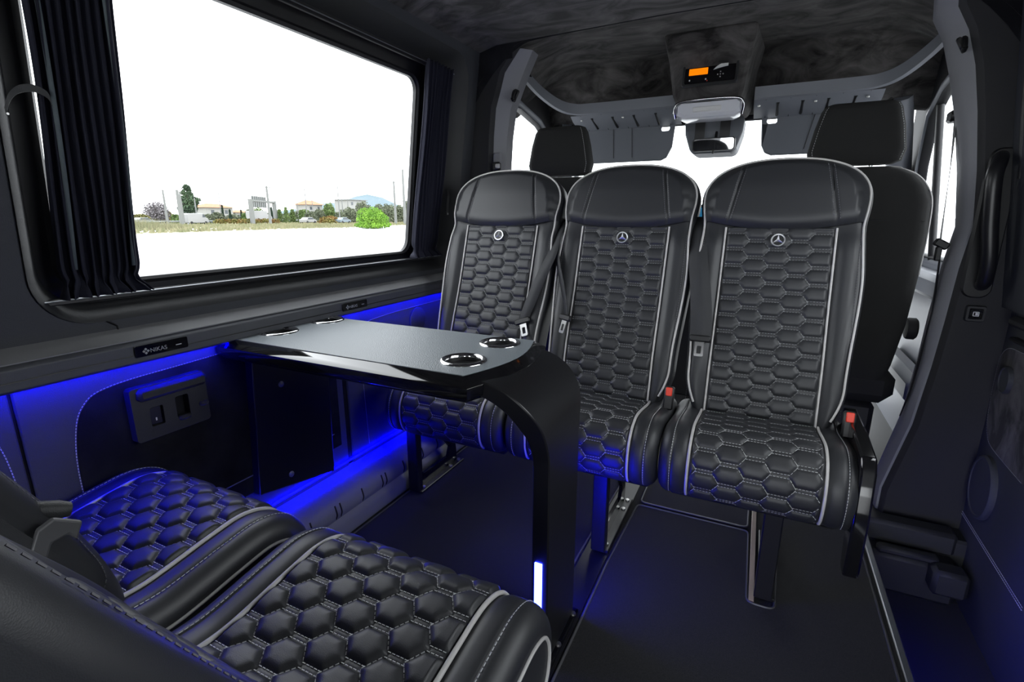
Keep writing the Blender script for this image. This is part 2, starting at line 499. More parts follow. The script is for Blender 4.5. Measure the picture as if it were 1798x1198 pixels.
    cp=[o for o in kids(root) if o.name.startswith('cushion_panel')][0]
    stitches(lambda x,s,h:surf_cush(x,s,.003+h),CIW-.004,.005,s1,D2,PS2,H2,off2,.0062,.0042,.0007,.0026).build('stitching',M['stitch'],cp)
    for sg in(1,-1):
        MB().tube([surf_cush(sg*(CIW+.001),s1*k/60,.0042) for k in range(61)],.0036,8).build('piping',M['piping'],root,smooth=80)
        dashes([surf_cush(sg*.189,s1*k/60,.0008) for k in range(61)],.0075,.005,.0007).build('stitching',M['stitch'],root)
        MB().tube([surf_cush(sg*(CHW-.0005),CS[-1]*k/100,-.012) +Vector((sg*.0015,0,0)) for k in range(100)],.0028,6,closed=True).build('piping',M['piping'],root,smooth=80)
    # back shell and seat pan
    m=MB(); m.box(-.20,.20,-.20,.10,.270,.312,.012); m.build('seat_pan',M['plastic_b'],root,smooth=40)
    return root
def frame_leg(x,y0,y1,parent,w=.022):
    m=MB()
    m.box(x-w,x+w,y0,y0+.05,.012,.285,.004)
    m.build('leg',M['satin'],parent)
seat0=make_seat()
GR='quilted black leather seats facing the table from the front'
GF='quilted black leather seats beside the camera'
SY=1.48
seat_right=seat0; seat_right.location=(.038,SY,0)
seat_right['label']='rear-facing quilted black seat nearest the sliding door, its whole cushion visible'; seat_right['group']=GR
seat_mid=dup(seat0,(-.405,SY,0),0,'middle one of three rear-facing quilted seats, behind the table leg',GR)
seat_left=dup(seat0,(-.850,SY,0),0,'quilted black leather seat by the curtained window, rear-facing, partly behind the table',GR)
fs_near=dup(seat0,(-.450,.325,0),PI,'nearest forward-facing quilted seat cushion at the bottom edge beside the table leg',GF)
fs_wall=dup(seat0,(-.953,.325,0),PI,'forward-facing quilted seat cushion lit blue beside the left side wall',GF)

# the two seats beside the camera: slightly broader cushions, closer and squarer hexagons
DF,PF,HF=.0435,.0555,.0455
_q=quilt(surf_cush,CIW-.004,.005,S1,DF,PF,HF,.0085,.012,140,240).build('cushion_panel_tmp',M['leather2'],None,smooth=180)
_s=stitches(lambda x,s,h:surf_cush(x,s,.003+h),CIW-.004,.005,S1,DF,PF,HF,.012,.0062,.0042,.00075,.0026).build('stitching_tmp',M['stitch'],None)
for r in (fs_near,fs_wall):
    for c in kids(r):
        if c.name.startswith('cushion_panel'):
            c.data=_q.data
            for g_ in kids(c): g_.data=_s.data
        if max(v.co.z for v in c.data.vertices)<.60 and c.name.split('.')[0] in('cushion','cushion_panel','piping','stitching'): c.scale=(1.055,1,1)
bpy.data.objects.remove(_q); bpy.data.objects.remove(_s)
# ------------------------------------------------------------------ camera, world
cam=bpy.data.cameras.new('camera'); co=bpy.data.objects.new('camera',cam); COL.objects.link(co)
cam.sensor_width=36; cam.lens=36*881/1798; cam.clip_start=.02; cam.clip_end=2000
pit=math.atan(219/881); yaw=math.atan(446/908.24)
co.location=(0,0,1.0); co.rotation_euler=(PI/2-pit,0,yaw); SC.camera=co
w=bpy.data.worlds.new('overcast_sky'); SC.world=w; w.use_nodes=True
bg=w.node_tree.nodes['Background']; bg.inputs[0].default_value=(.92,.965,1,1); bg.inputs[1].default_value=WORLD
SC.view_settings.view_transform='Standard'; SC.view_settings.look='None'; SC.view_settings.gamma=1; SC.view_settings.exposure=EXPO
try: SC.view_settings.use_curve_mapping=False
except: pass

def YZ(x): return lambda a,b,d: (x+d,a,b)
# ------------------------------------------------------------------ left side wall
XL=-1.215
TUM=.13
def xw(z): return XL+max(0,z-.76)*TUM          # inner skin of the upper side wall
outer=[(-1.6,.74),(3.2,.74),(3.2,1.70),(-1.6,1.70)]
outer=[(-1.6,.74),(1.99,.74),(1.99,1.66),(-1.6,1.66)]
hole=rrect(.432,1.875,.790,1.600,.10,10)
m=MB().holed(outer,[hole],lambda a,b,d:(xw(b)+d,a,b),0,-.035)
m.build('wall_left',M['wall'],smooth=30,bevel=.004)
wl=struct(COL.objects['wall_left'])
m=MB(); m.box(XL-.04,XL,-1.6,1.99,-.02,.74); m.build('lower_panel',M['suede_dark'],wl)
# recessed surround around the glass
m=MB()
def ring(y0,y1,z0,z1,r,dx): return [(xw(b)+dx,a,b) for a,b in rrect(y0,y1,z0,z1,r,10)]
m.loft([ring(.430,1.877,.788,1.602,.102,.004),ring(.442,1.862,.800,1.588,.09,-.004),ring(.455,1.835,.812,1.565,.085,-.03),ring(.466,1.820,.825,1.550,.08,-.052)],closed=True,cap=False)
m.build('window_surround',M['plastic'],wl,smooth=40)
fr=MB().holed(rrect(.385,1.86,.78,1.60,.1,8),[rrect(.503,1.615,.868,1.478,.045,8)],lambda a,b,d:(xw(b)+d,a,b),-.05,-.066)
w1=fr.build('window_1',M['rubber'],smooth=30,bevel=.003); struct(w1)
MB().loft([ring(.503,1.615,.868,1.478,.045,-.046),ring(.497,1.621,.862,1.484,.05,-.040),ring(.489,1.629,.854,1.492,.055,-.046)],cap=False).build('gasket',M['rubber'],w1,smooth=40)
g=MB().holed(rrect(.48,1.63,.85,1.49,.045,4),[],lambda a,b,d:(xw(b)+d,a,b),-.058,-.062); g.build('pane',M['glass'],w1)
# ledge
m=MB(); 
m.prism([(XL+.012,.700),(XL+.045,.694),(XL+.058,.700),(XL+.060,.738),(XL+.052,.745),(XL-.01,.768),(XL-.01,.70)],lambda a,b,d:(a,d,b),-1.6,1.97)
tr=m.build('trim_1',M['ledge_d'],smooth=30,bevel=.002); struct(tr,'charcoal ledge rail along the wall under the window')
m=MB().prism([(XL+.053,.746),(XL+.0535,.7485),(XL+.0,.768),(XL+.0,.762)],lambda a,b,d:(a,d,b),-1.6,1.97); m.build('ledge_top',M['ledge'],tr)
m=MB().tube([(XL+.0605,-1.6,.716),(XL+.0605,1.97,.716)],.0012,5); m.build('ledge_groove',M['plastic_b'],tr)
# ------------------------------------------------------------------ floor
m=MB().box(-1.26,.40,-1.6,3.3,-.03,0); fl=m.build('floor',M['carpet']); struct(fl)
MB().box(.40,.75,-.9,1.87,-.24,-.20).build('step_floor',M['carpet'],fl)
MB().box(.385,.40,-.9,1.87,-.22,-.002).build('step_riser',M['plastic'],fl)
MB().box(.40,.75,1.87,3.3,-.22,0.0,.008).build('cab_floor',M['plastic'],fl)
m=MB(); m.box(.386,.404,-.9,1.83,-.012,.006,.003); s_=m.build('trim_2',M['alu']); struct(s_,'brushed aluminium step edge strip along the carpet')
# ------------------------------------------------------------------ ceiling
m=MB()
m.grid(lambda u,v:(-1.16+1.78*u, -1.6+3.55*v, 1.652+.012*math.sin(PI*u)-.05*max(0,abs(2*u-1)-.85)*4),40,10)
m.build('ceiling',M['suede'],smooth=60); ce=struct(COL.objects['ceiling'])
m=MB().box(-1.3,.75,-1.6,3.2,1.78,1.80); m.build('roof_skin',M['plastic_b'],ce)
# right wall above/around the sliding door
XR=.655
def xr(z): return XR-max(0,z-.76)*TUM
outer=[(-1.6,.74),(2.0,.74),(2.0,1.66),(-1.6,1.66)]
m=MB().holed(outer,[rrect(.35,1.45,.86,1.48,.06,6)],lambda a,b,d:(xr(b)+d,a,b),0,.035); m.build('wall_right',M['wall'],smooth=30)
wr=struct(COL.objects['wall_right'])
# rear: the doorway behind the camera stands open
# ------------------------------------------------------------------ table
TY0,TY1,TZ=.765,1.130,.700
tb=thing('lounge_table','black gloss table with grey leather inlay, four chrome cup holders and one curved leg','table',(-.37,.95,0))
def TL(p): return (p[0]+.37,p[1]-.95,p[2])
tx0,tx1=-1.205,-.47
def top_outline(ins,n=10):
    # long sides straight, right end gently bowed
    y0,y1=TY0+ins,TY1-ins; pts=[]
    pts.append((tx0+ins,y0)); 
    for k in range(n+1):
        t=k/n; y=y0+(y1-y0)*t; pts.append((tx1-ins+.035*math.sin(PI*t)+(.01*t),y))
    pts.append((tx0+ins,y1)); return pts
cups=[(-1.130,.905),(-1.130,1.060),(-.548,.878),(-.546,1.045)]
def circ(cx,cy,r,n=28): return [(cx+r*math.cos(2*PI*k/n),cy+r*math.sin(2*PI*k/n)) for k in range(n)]
cups=[(-1.135,.898),(-1.135,1.065),(-.548,.880),(-.548,1.048)]
holes=[circ(cx,cy,.042) for cx,cy in cups]
def xyz(a,b,d): return TL((a,b,d))
m=MB(); m.holed(top_outline(.023),holes,xyz,TZ-.006,TZ+.0015); m.build('inlay',M['inlay'],tb,smooth=30)
m=MB()
rings=[]
for ins,z in((.023,TZ),(.021,TZ-.0008),(.001,TZ-.0165),(.000,TZ-.020),(.003,TZ-.040),(.010,TZ-.046)):
    rings.append([xyz(a,b,z) for a,b in top_outline(ins)])
m.loft(rings,cap=False)
m.holed(top_outline(.010),holes,xyz,TZ-.048,TZ-.018)
m.build('tabletop',M['gloss'],tb,smooth=35)
for cx,cy in cups:
    Mt=Matrix.Translation(TL((cx,cy,TZ)))
    c=MB().lathe([(.0385,-.002),(.0395,.0035),(.043,.0060),(.0475,.0052),(.0515,.0022),(.0515,.0005)],Mt,36).build('cup_holder',M['chrome'],tb,smooth=60)
    MB().lathe([(.0393,.001),(.038,-.012),(.036,-.045),(.0345,-.052),(.0001,-.052)],Mt,36).build('cup_liner',M['plastic_b'],c,smooth=40)
# curved leg: slab profile in x-z swept over y
LP=[(-.60,.662),(-.52,.662),(-.46,.654),(-.415,.630),(-.388,.590),(-.378,.545),(-.376,.40),(-.376,.012)]
LO=[(-.60,.690),(-.50,.690),(-.435,.682),(-.385,.655),(-.352,.612),(-.340,.555),(-.338,.40),(-.338,.012)]
a=smoothpath([(x,0,z) for x,z in LP],6); b=smoothpath([(x,0,z) for x,z in LO],6)
ly0,ly1=.862,1.045
m=MB(); rings=[]
for p,q in zip(a,b):
    t=sstep(.70,.45,p.z) if False else (1-sstep(.50,.67,(p.z+q.z)/2))
    y0=ly0-.0*t; y1=ly1
    # widens toward the top to meet the table
    wv=.055*(1-t); y0-=wv; y1+=wv*.9
    rings.append([TL((p.x,y0,p.z)),TL((p.x,y1,p.z)),TL((q.x,y1,q.z)),TL((q.x,y0,q.z))])
m.loft(rings); lg=m.build('leg',M['satin'],tb,smooth=35,bevel=.003)
m=MB().box(-.368+.37,-.351+.37,ly0-.95-.0035,ly0-.95+.001,.130,.276,.001); m.build('light_bar',M['led_bar'],tb)
m=MB().box(-.366+.37,-.353+.37,ly1-.95-.001,ly1-.95+.0035,.030,.32,.001); m.build('light_bar',M['led_back'],tb)
m=MB().box(-.40+.37,-.328+.37,.70-.95,1.06-.95,.001,.013,.003); bp_=m.build('base_plate',M['gloss'],tb)
for y in(.76,.93,1.035): MB().lathe([(.0001,.006),(.006,.005),(.007,0)],Matrix.Translation((-.334+.37,y-.95,.0125)),12).build('screw',M['steel'],bp_,smooth=40)
m=MB().box(-1.213+.37,-1.19+.37,.83-.95,1.10-.95,TZ-.06,TZ-.036,.003); m.build('wall_hinge',M['satin'],tb)
# ------------------------------------------------------------------ cab: side walls, pillars, headliner, windscreen
CX=-.28
def mir(x): return 2*CX-x
LH=[(2.08,.82),(2.08,1.50),(2.35,1.51),(2.6,1.47),(2.78,1.40),(2.92,1.22),(3.02,1.0),(3.08,.82)]
for side,nm in((0,'wall_cab_left'),(1,'wall_cab_right')):
    X=(lambda z:xw(z)) if side==0 else (lambda z:xr(z)); sg=-1 if side==0 else 1
    m=MB().holed([(2.0,.74),(3.5,.74),(3.5,.80),(2.9,1.66),(2.0,1.66)],[LH],lambda a,b,d:(X(b)+sg*d,a,b),0,.03)
    o=struct(m.build(nm,M['pillar_d'],smooth=30,bevel=.004))
    cy=sum(p[0] for p in LH)/8; cz=sum(p[1] for p in LH)/8
    def rg(f,dx): return [(X(cz+(b-cz)*f)-sg*dx,cy+(a-cy)*f,cz+(b-cz)*f) for a,b in LH]
    MB().loft([rg(1.10,.002),rg(1.08,.014),rg(1.03,.016),rg(.995,.004),rg(.97,-.02)],cap=False).build('door_frame',M['greytrim'],o,smooth=60)
    MB().loft([rg(.985,.006),rg(.97,.010),rg(.955,.0),rg(.95,-.02)],cap=False).build('door_seal',M['rubber'],o,smooth=60)
    m=MB().prism([(a,b) for a,b in LH],lambda a,b,d:(X(b)+sg*d,a,b),.018,.022); wd=struct(m.build('window_%d'%(2+side),M['glass']))
    m=MB().tube([(X(.82)+sg*.005,2.72,.82),(X(1.42)+sg*.005,2.68,1.43)],.014,8); m.build('quarter_bar',M['rubber'],wd,smooth=60)
    m=MB().box(min(X(0),X(0)+sg*.04),max(X(0),X(0)+sg*.04),2.0,3.5,-.22,.75); m.build('door_lower',M['greytrim'],o)
    m=MB(); m.box(X(0)-sg*.09,X(0),2.15,3.05,.70,.79,.02); m.box(X(0)-sg*.10,X(0),2.3,3.0,.28,.40,.03); m.build('armrest',M['greytrim'],o,smooth=40)
# B pillars: loft of cross sections (rear face under a shade-coloured plate, chamfer, light inner face)
def pillar(pts,nm,mx,labels):
    rings=[];rl=[]
    m=MB(); lt=MB()
    for x,z,wv in pts:
        xo=-1.30
        r=[(xo,1.975,z),(x-wv-.012,1.975,z),(x-wv,1.982,z),(x,2.02,z),(x-.004,2.085,z),(xo,2.10,z)]
        rings.append([(mir(a),b,c) if mx else (a,b,c) for a,b,c in r])
    m.loft(rings)
    o=struct(m.build(nm,M['pillar'],smooth=40))
    return o
PL=[(-.90,1.64,.03),(-.942,1.56,.055),(-.972,1.494,.045),(-.998,1.432,.04),(-1.014,1.324,.035),(-1.023,1.188,.032),(-1.035,1.0,.03),(-1.05,.80,.03),(-1.06,.72,.03),(-1.06,-.02,.03)]
pillar(PL,'trim_3',False,None)
PR=[(mir(.375),1.66,.03),(mir(.385),1.571,.03),(mir(.419),1.508,.03),(mir(.449),1.415,.03),(mir(.483),1.291,.022),(mir(.515),1.131,.016),(mir(.538),.967,.012),(mir(.524),.846,.014),(mir(.515),.683,.016),(mir(.510),.531,.012),(mir(.496),.329,.008),(mir(.452),.084,.004),(mir(.452),-.20,.004)]
pR=pillar(PR,'trim_4',True,None)
# added dark plates: shade on both pillars' rear faces put into colour
def cover(pts,nm,mx,par):
    m=MB(); rings=[]
    for x,z,wv in pts:
        r=[(-1.27,1.955,z),(x-wv-.018,1.955,z),(x-wv-.008,1.968,z),(x-wv-.006,1.98,z),(-1.27,1.98,z)]
        rings.append([(mir(a),b,c) if mx else (a,b,c) for a,b,c in r])
    m.loft(rings); return m.build(nm,M['pillar_d'],par,smooth=40)
cover(PL,'shade_cover',False,COL.objects['trim_3']); cover(PR,'shade_cover',True,pR)
# coat hooks in both pillars
for i,(x,y,z,lab) in enumerate(((-.965,2.0,1.475,'dark coat hook on the window-side pillar'),(.452,2.0,1.475,'dark coat hook on the pillar beside the sliding door'))):
    t=thing('coat_hook',lab,'hook',(x,y-.012,z),0)
    MB().tube(smoothpath([(.0,.012,.02),(.0,-.004,.012),(0,-.014,-.008),(0,-.012,-.02),(0,-.022,-.012)],5),[.007]*20+[.003],8).build('hook',M['plastic_b'],t,smooth=60)
    MB().rbox(Matrix.Translation((0,.010,.0))@Matrix.Rotation(.5 if i==0 else -.5,4,'Y'),.009,.006,.024,.004).build('recess_plate',M['plastic_b'],t,smooth=40)
# front headliner: bulged tray lifted above, rounding down over the doors
def hz(x,y):
    d=abs(x-CX); side=.0 if d<.52 else .33*((d-.52)/.40)**2.2
    fr=.235*sstep(2.55,2.86,y)
    lip=-.035*(1-sstep(1.95,2.06,y))
    side*=(1-.88*sstep(2.40,2.72,y)); return 1.700+lip-side-fr
m=MB(); m.grid(lambda u,v:(CX+(-.90+1.80*u)*(1-.03*v),1.95+.93*v,hz(CX-.86+1.72*u,1.95+.93*v)),60,40)
o=struct(m.build('ceiling_cab',M['suede'],smooth=80))
nE=40
m=MB().loft([[(CX-.90+1.80*k/nE,1.951,hz(CX-.90+1.80*k/nE,1.95)-.002) for k in range(nE+1)],[(CX-.90+1.80*k/nE,1.951,1.74) for k in range(nE+1)]],closed=False); m.build('headliner_edge',M['suede_dark'],o)
m=MB().loft([[(CX-.90+1.80*k/nE,1.949,1.60) for k in (0,5)],[(CX-.90+1.80*k/nE,1.949,1.74) for k in (0,5)]],closed=False); m.build('headliner_edge',M['suede_dark'],o)
m=MB().tube(smoothpath([(-1.02,2.30,1.60),(-1.02,2.15,1.655),(-.985,2.04,1.660),(-.90,1.975,1.664),(-.5,1.952,1.667),(CX,1.950,1.668),(.0,1.952,1.667),(.34,1.975,1.662),(.43,2.06,1.655),(.45,2.3,1.60)],8),.006,8); m.build('seam_cord',M['suede_dark'],o,smooth=60)
# windscreen, A pillars, header
wsm=MB().prism([(-1.02,-.04),(.46,-.04),(.58,1),(-1.14,1)],lambda a,b,d:(a,2.86+.62*b+d,1.46-.62*b+d),0,.004); ws=struct(wsm.build('window_4',M['glass']))
for sg in(0,1):
    f=(lambda p:(mir(p[0]),p[1],p[2])) if sg else (lambda p:p)
    MB().tube([f(p) for p in [(-1.02,2.80,1.50),(-1.06,2.93,1.36),(-1.13,3.16,1.12),(-1.20,3.50,.78)]],[.045,.048,.052,.06],12).build('pillar_cover',M['greytrim'],ws,smooth=60)
MB().box(-1.08,.52,2.83,2.89,1.452,1.50,.01).build('header',M['suede_dark'],ws)
# dashboard
t=thing('dashboard','black dashboard under the windscreen with a small lit centre screen','dashboard',(CX,3.0,0))
MB().prism([(2.90-3,.60),(2.88-3,.86),(2.93-3,.97),(3.05-3,1.0),(3.40-3,.93),(3.45-3,.60)],lambda a,b,d:(d,a,b),-.86,.86).build('dash_panel',M['plastic'],t,smooth=40,bevel=.01)
MB().prism([(2.88-3,.0),(2.86-3,.60),(2.90-3,.88),(3.2-3,.88),(3.2-3,0)],lambda a,b,d:(d,a,b),-.17,.14).build('centre_console',M['plastic_b'],t,smooth=40,bevel=.008)
MB().box(-.10,.10,-.135,-.115,.93,1.06,.006).build('screen_housing',M['gloss'],t,smooth=40)
MB().box(-.085,.085,-.138,-.134,.945,1.045).build('screen',M['screen'],t)
for k in range(4): MB().box(-.08+.042*k,-.05+.042*k,-.135,-.12,.87,.885,.002).build('button',M['greyprint'],t)
# overhead shelves
def shelf(mx,label):
    f=(lambda p:(mir(p[0]),p[1],p[2])) if mx else (lambda p:p)
    t=thing('overhead_shelf',label,'shelf',(-.65 if not mx else .09,2.5,1.45))
    o0=t.location.copy()
    g=lambda p:tuple(Vector(f(p))-o0)
    xa,xb=(-.90,-.40) if not mx else (-.915,-.465)
    # lip: profile swept along a path that runs up to the side
    path=smoothpath([(xb,2.47,1.492),(xa+.12,2.47,1.492),(xa+.02,2.455,1.495),(xa-.04,2.40,1.512),(xa-.10,2.32,1.56),(xa-.14,2.24,1.615)],6)
    prof=[(-.010,-.020),(.006,-.024),(.014,-.010),(.014,.018),(.004,.026),(-.010,.024)]
    rings=[]
    for i,p in enumerate(path):
        a=path[max(0,i-1)];c=path[min(len(path)-1,i+1)]; d=(c-a).normalized(); nrm=Vector((-d.y,d.x,0)).normalized()
        rings.append([g(p-nrm*u*1.0+Vector((0,0,v))) for u,v in [(q[0],q[1]) for q in prof]])
    MB().loft(rings).build('lip',M['greytrim'],t,smooth=50)
    # slatted underside and floor of the tray
    def under_pt(x,v): return (x,2.475+.15*v,1.468-.036*v-.012*sstep(.0,.3,v))
    def under(u,v):
        x=xb+(xa-xb)*u; return g(under_pt(x,v))
    m=MB().grid(under,12,4); un=m.build('underside',M['greytrim'],t,smooth=60)
    MB().box(*sorted((g((xa,0,0))[0],g((xb,0,0))[0])),2.47-o0.y,2.80-o0.y,1.476-o0.z,1.482-o0.z).build('tray_floor',M['suede_dark'],t)
    for k in range(4):
        x=xb+(xa-xb)*(.20+.2*k); c=Vector(g((x,2.555,1.4455)))
        MB().tube([Vector(g(under_pt(x,.15))),Vector(g(under_pt(x,.85)))],.0062,6).build('slot',M['plastic_b'],un)
    for k in range(5):
        x=xb+(xa-xb)*(.10+.2*k); c=Vector(g((x,2.555,1.4450)))
        MB().tube([Vector(g(under_pt(x,.02))),Vector(g(under_pt(x,.98)))],.0016,5).build('panel_joint',M['pillar_d'],un)
    for x in(xb-.02,(xa+xb)/2,xa+.05):
        c=Vector(g((x,2.50,1.449))); MB().lathe([(.0001,-.004),(.005,-.003),(.006,.002)],Matrix.Translation(c),10).build('screw',M['steel'],un,smooth=40)
    m=MB().tube([g((xa+.10,2.62,1.435)),g((xa-.03,2.62,1.440)),g((xa-.05,2.66,1.46))],.009,8); m.build('hinge_bracket',M['chrome'],t,smooth=60)
    return t
shelf(False,'grey slotted overhead shelf above the windscreen on the curtain side')
shelf(True,'grey slotted overhead shelf above the windscreen on the sliding door side')
# sun visors
def visor(x0,x1,mx,label,clipx):
    t=thing('sun_visor',label,'sun visor',((x0+x1)/2,2.64,1.445)); o0=t.location
    z0,z1=1.262-1.445,1.448-1.445
    a,b=x0-o0.x,x1-o0.x
    if not mx: pts=[(a,z0-.0),(b-.055,z0),(b-.03,z0+.012),(b-.008,z0+.06),(b,z1),(a,z1)]
    else: pts=[(a+.055,z0),(b,z0+.0),(b,z1),(a,z1),(a+.008,z0+.06),(a+.03,z0+.012)]
    if mx: pts=[(a,z1),(a+.012,z0+.045),(a+.028,z0+.012),(a+.055,z0),(b-.02,z0),(b,z0+.02),(b,z1)]
    cx=clipx-o0.x
    hole=rrect(cx-.020,cx+.020,z1-.052,z1-.028,.010,5)
    m=MB().holed(pts,[hole],lambda u,v,d:(u,d+v*.10,v),-.010,.010)
    vb=m.build('visor_panel',M['visor'],t,bevel=.005,smooth=40)
    MB().tube([(a,.0,z1-.004),(b,.0,z1-.004)],.009,10).build('hinge_rod',M['visor'],t,smooth=60)
    MB().box(cx-.018,cx+.018,-.018,.01,z1-.012,z1+.022,.005).build('clip',M['plastic_b'],t,smooth=40)
    for q in(.42,.60):
        xx=a+(b-a)*q; MB().tube([(xx,-.0125+z1*.1,z1-.01),(xx+(.02 if not mx else -.05)*.6,-.0105+(z0+.02)*.1,z0+.02)],.0016,6).build('seam',M['rubber'],t,smooth=60)
    return t
visor(-.945,-.430,False,'dark grey sun visor folded down on the curtain side of the windscreen',-.475)
visor(-.065,.435,True,'dark grey sun visor behind the passenger headrest',-.020)
# overhead console (suede wedge), display, lamp, sensor cover, mirror
t=struct(MB().loft([[(-.44,2.26,1.70),(-.10,2.26,1.70),(-.06,2.80,1.70),(-.50,2.80,1.70)],[(-.425,2.325,1.625),(-.115,2.325,1.625),(-.10,2.80,1.60),(-.46,2.80,1.60)],[(-.405,2.355,1.49),(-.135,2.355,1.49),(-.115,2.80,1.48),(-.435,2.80,1.48)],[(-.39,2.375,1.455),(-.145,2.375,1.455),(-.13,2.80,1.45),(-.42,2.80,1.45)]]).build('trim_5',M['suede'],smooth=30,bevel=.012))
al=math.atan2(.03,.135)
def onface(px,z):  # frame on the sloped rear face of the console
    y=2.34+(1.60-z)*.06/.095
    return Matrix.Translation((px,y,z))@Matrix.Rotation(-al,4,'X')
t=thing('overhead_display','black overhead control panel with a glowing orange display','control panel',(-.262,2.336,1.560)); t.rotation_euler=(-al+PI*0,0,0)
# local axes: x right, z up the face, -y towards the cabin
m=MB().loft([[(a,-.001,b) for a,b in rrect(-.106,.106,-.052,.052,.01,4)],[(a,-.010,b) for a,b in rrect(-.104,.104,-.050,.050,.01,4)],[(a,-.010,b) for a,b in rrect(-.096,.096,-.043,.043,.007,4)],[(a,-.005,b) for a,b in rrect(-.095,.095,-.042,.042,.007,4)]],cap=True); m.build('bezel',M['plastic'],t,smooth=30)
fp=MB().prism(rrect(-.094,.094,-.041,.041,.006,4),lambda a,b,d:(a,d,b),-.0065,-.0045).build('face_plate',M['gloss'],t)
MB().box(-.080,-.008,-.0085,-.006,-.008,.018,.001).build('orange_display',M['orange'],t)
for x in(-.078,-.016): MB().box(x,x+.005,-.0085,-.006,-.030,-.025).build('indicator',M['white'],t)
MB().box(-.010,-.006,-.0085,-.006,-.036,-.032).build('indicator',M['red'],t)
MB().prism([(.012,.006),(.022,.016),(.034,.024),(.050,.030),(.066,.030),(.066,.016),(.050,.014),(.034,.011)],lambda a,b,d:(a,d,b),-.0085,-.006).build('vehicle_symbol',M['white'],t)
for dx,dz in((0,.010),(0,-.010),(.010,0),(-.010,0),(0,0)): MB().box(.040+dx-.002,.040+dx+.002,-.0085,-.006,-.014+dz-.002,-.014+dz+.002).build('key_mark',M['piping'],t)
t=thing('reading_lamp','chrome-rimmed clear overhead lamp below the orange display','lamp',(-.262,2.385,1.425))
def lampring(y,z0,z1,w): return [(-w,y,z0+.012),(-w*.8,y,z0),(w*.8,y,z0),(w,y,z0+.012),(w*1.02,y,z1),(w*.9,y,z1+.010),(-w*.9,y,z1+.010),(-w*1.02,y,z1)]
MB().loft([lampring(.09,-.028,.025,.118),lampring(.02,-.030,.026,.125),lampring(-.012,-.022,.026,.124),lampring(-.022,-.010,.022,.118)]).build('lens',M['lens'],t,smooth=35)
MB().tube(smoothpath([(-.128,.0,-.02),(-.132,-.018,.015),(-.110,-.024,.037),(.0,-.028,.042),(.110,-.024,.037),(.132,-.018,.015),(.128,0,-.02)],6),.006,8).build('chrome_rim',M['chrome'],t,smooth=60)
MB().box(-.060,.052,-.026,-.018,-.004,.016,.004).build('light_insert',M['white'],t,smooth=40)
t=thing('sensor_cover','dark grey sensor housing hanging at the top of the windscreen','housing',(-.262,2.72,1.38))
MB().loft([[(-.135,-.05,.07),(.13,-.05,.07),(.13,.12,.07),(-.135,.12,.07)],[(-.128,-.05,.0),(.125,-.05,.0),(.125,.16,.0),(-.128,.16,.0)],[(-.098,-.045,-.088),(.098,-.045,-.088),(.098,.20,-.088),(-.098,.20,-.088)]]).build('housing',M['visor'],t,bevel=.02,smooth=40)
for x in(-.06,.05): MB().box(x-.022,x+.022,-.056,-.049,-.05,.06).build('vent_panel',M['plastic_b'],t)
t=thing('rear_view_mirror','wide rear view mirror below the sensor housing','mirror',(-.252,2.62,1.322)); t.rotation_euler=(math.radians(6),0,math.radians(-4))
MB().loft([[(a,.022,b) for a,b in rrect(-.075,.075,-.018,.018,.012,5)],[(a,.0,b) for a,b in rrect(-.094,.094,-.029,.029,.014,5)],[(a,-.008,b) for a,b in rrect(-.093,.093,-.028,.028,.013,5)]]).build('mirror_shell',M['plastic_b'],t,smooth=40)
MB().prism(rrect(-.088,.088,-.0245,.0245,.011,5),lambda a,b,d:(a,d,b),-.0095,-.0082).build('mirror_glass',M['mirror'],t)
MB().tube([(0,.02,.0),(0,.05,.035),(0,.06,.055)],.006,8).build('stalk',M['plastic_b'],t,smooth=60)
MB().box(-.005,.005,-.006,.002,-.040,-.028,.002).build('dip_lever',M['plastic_b'],t)
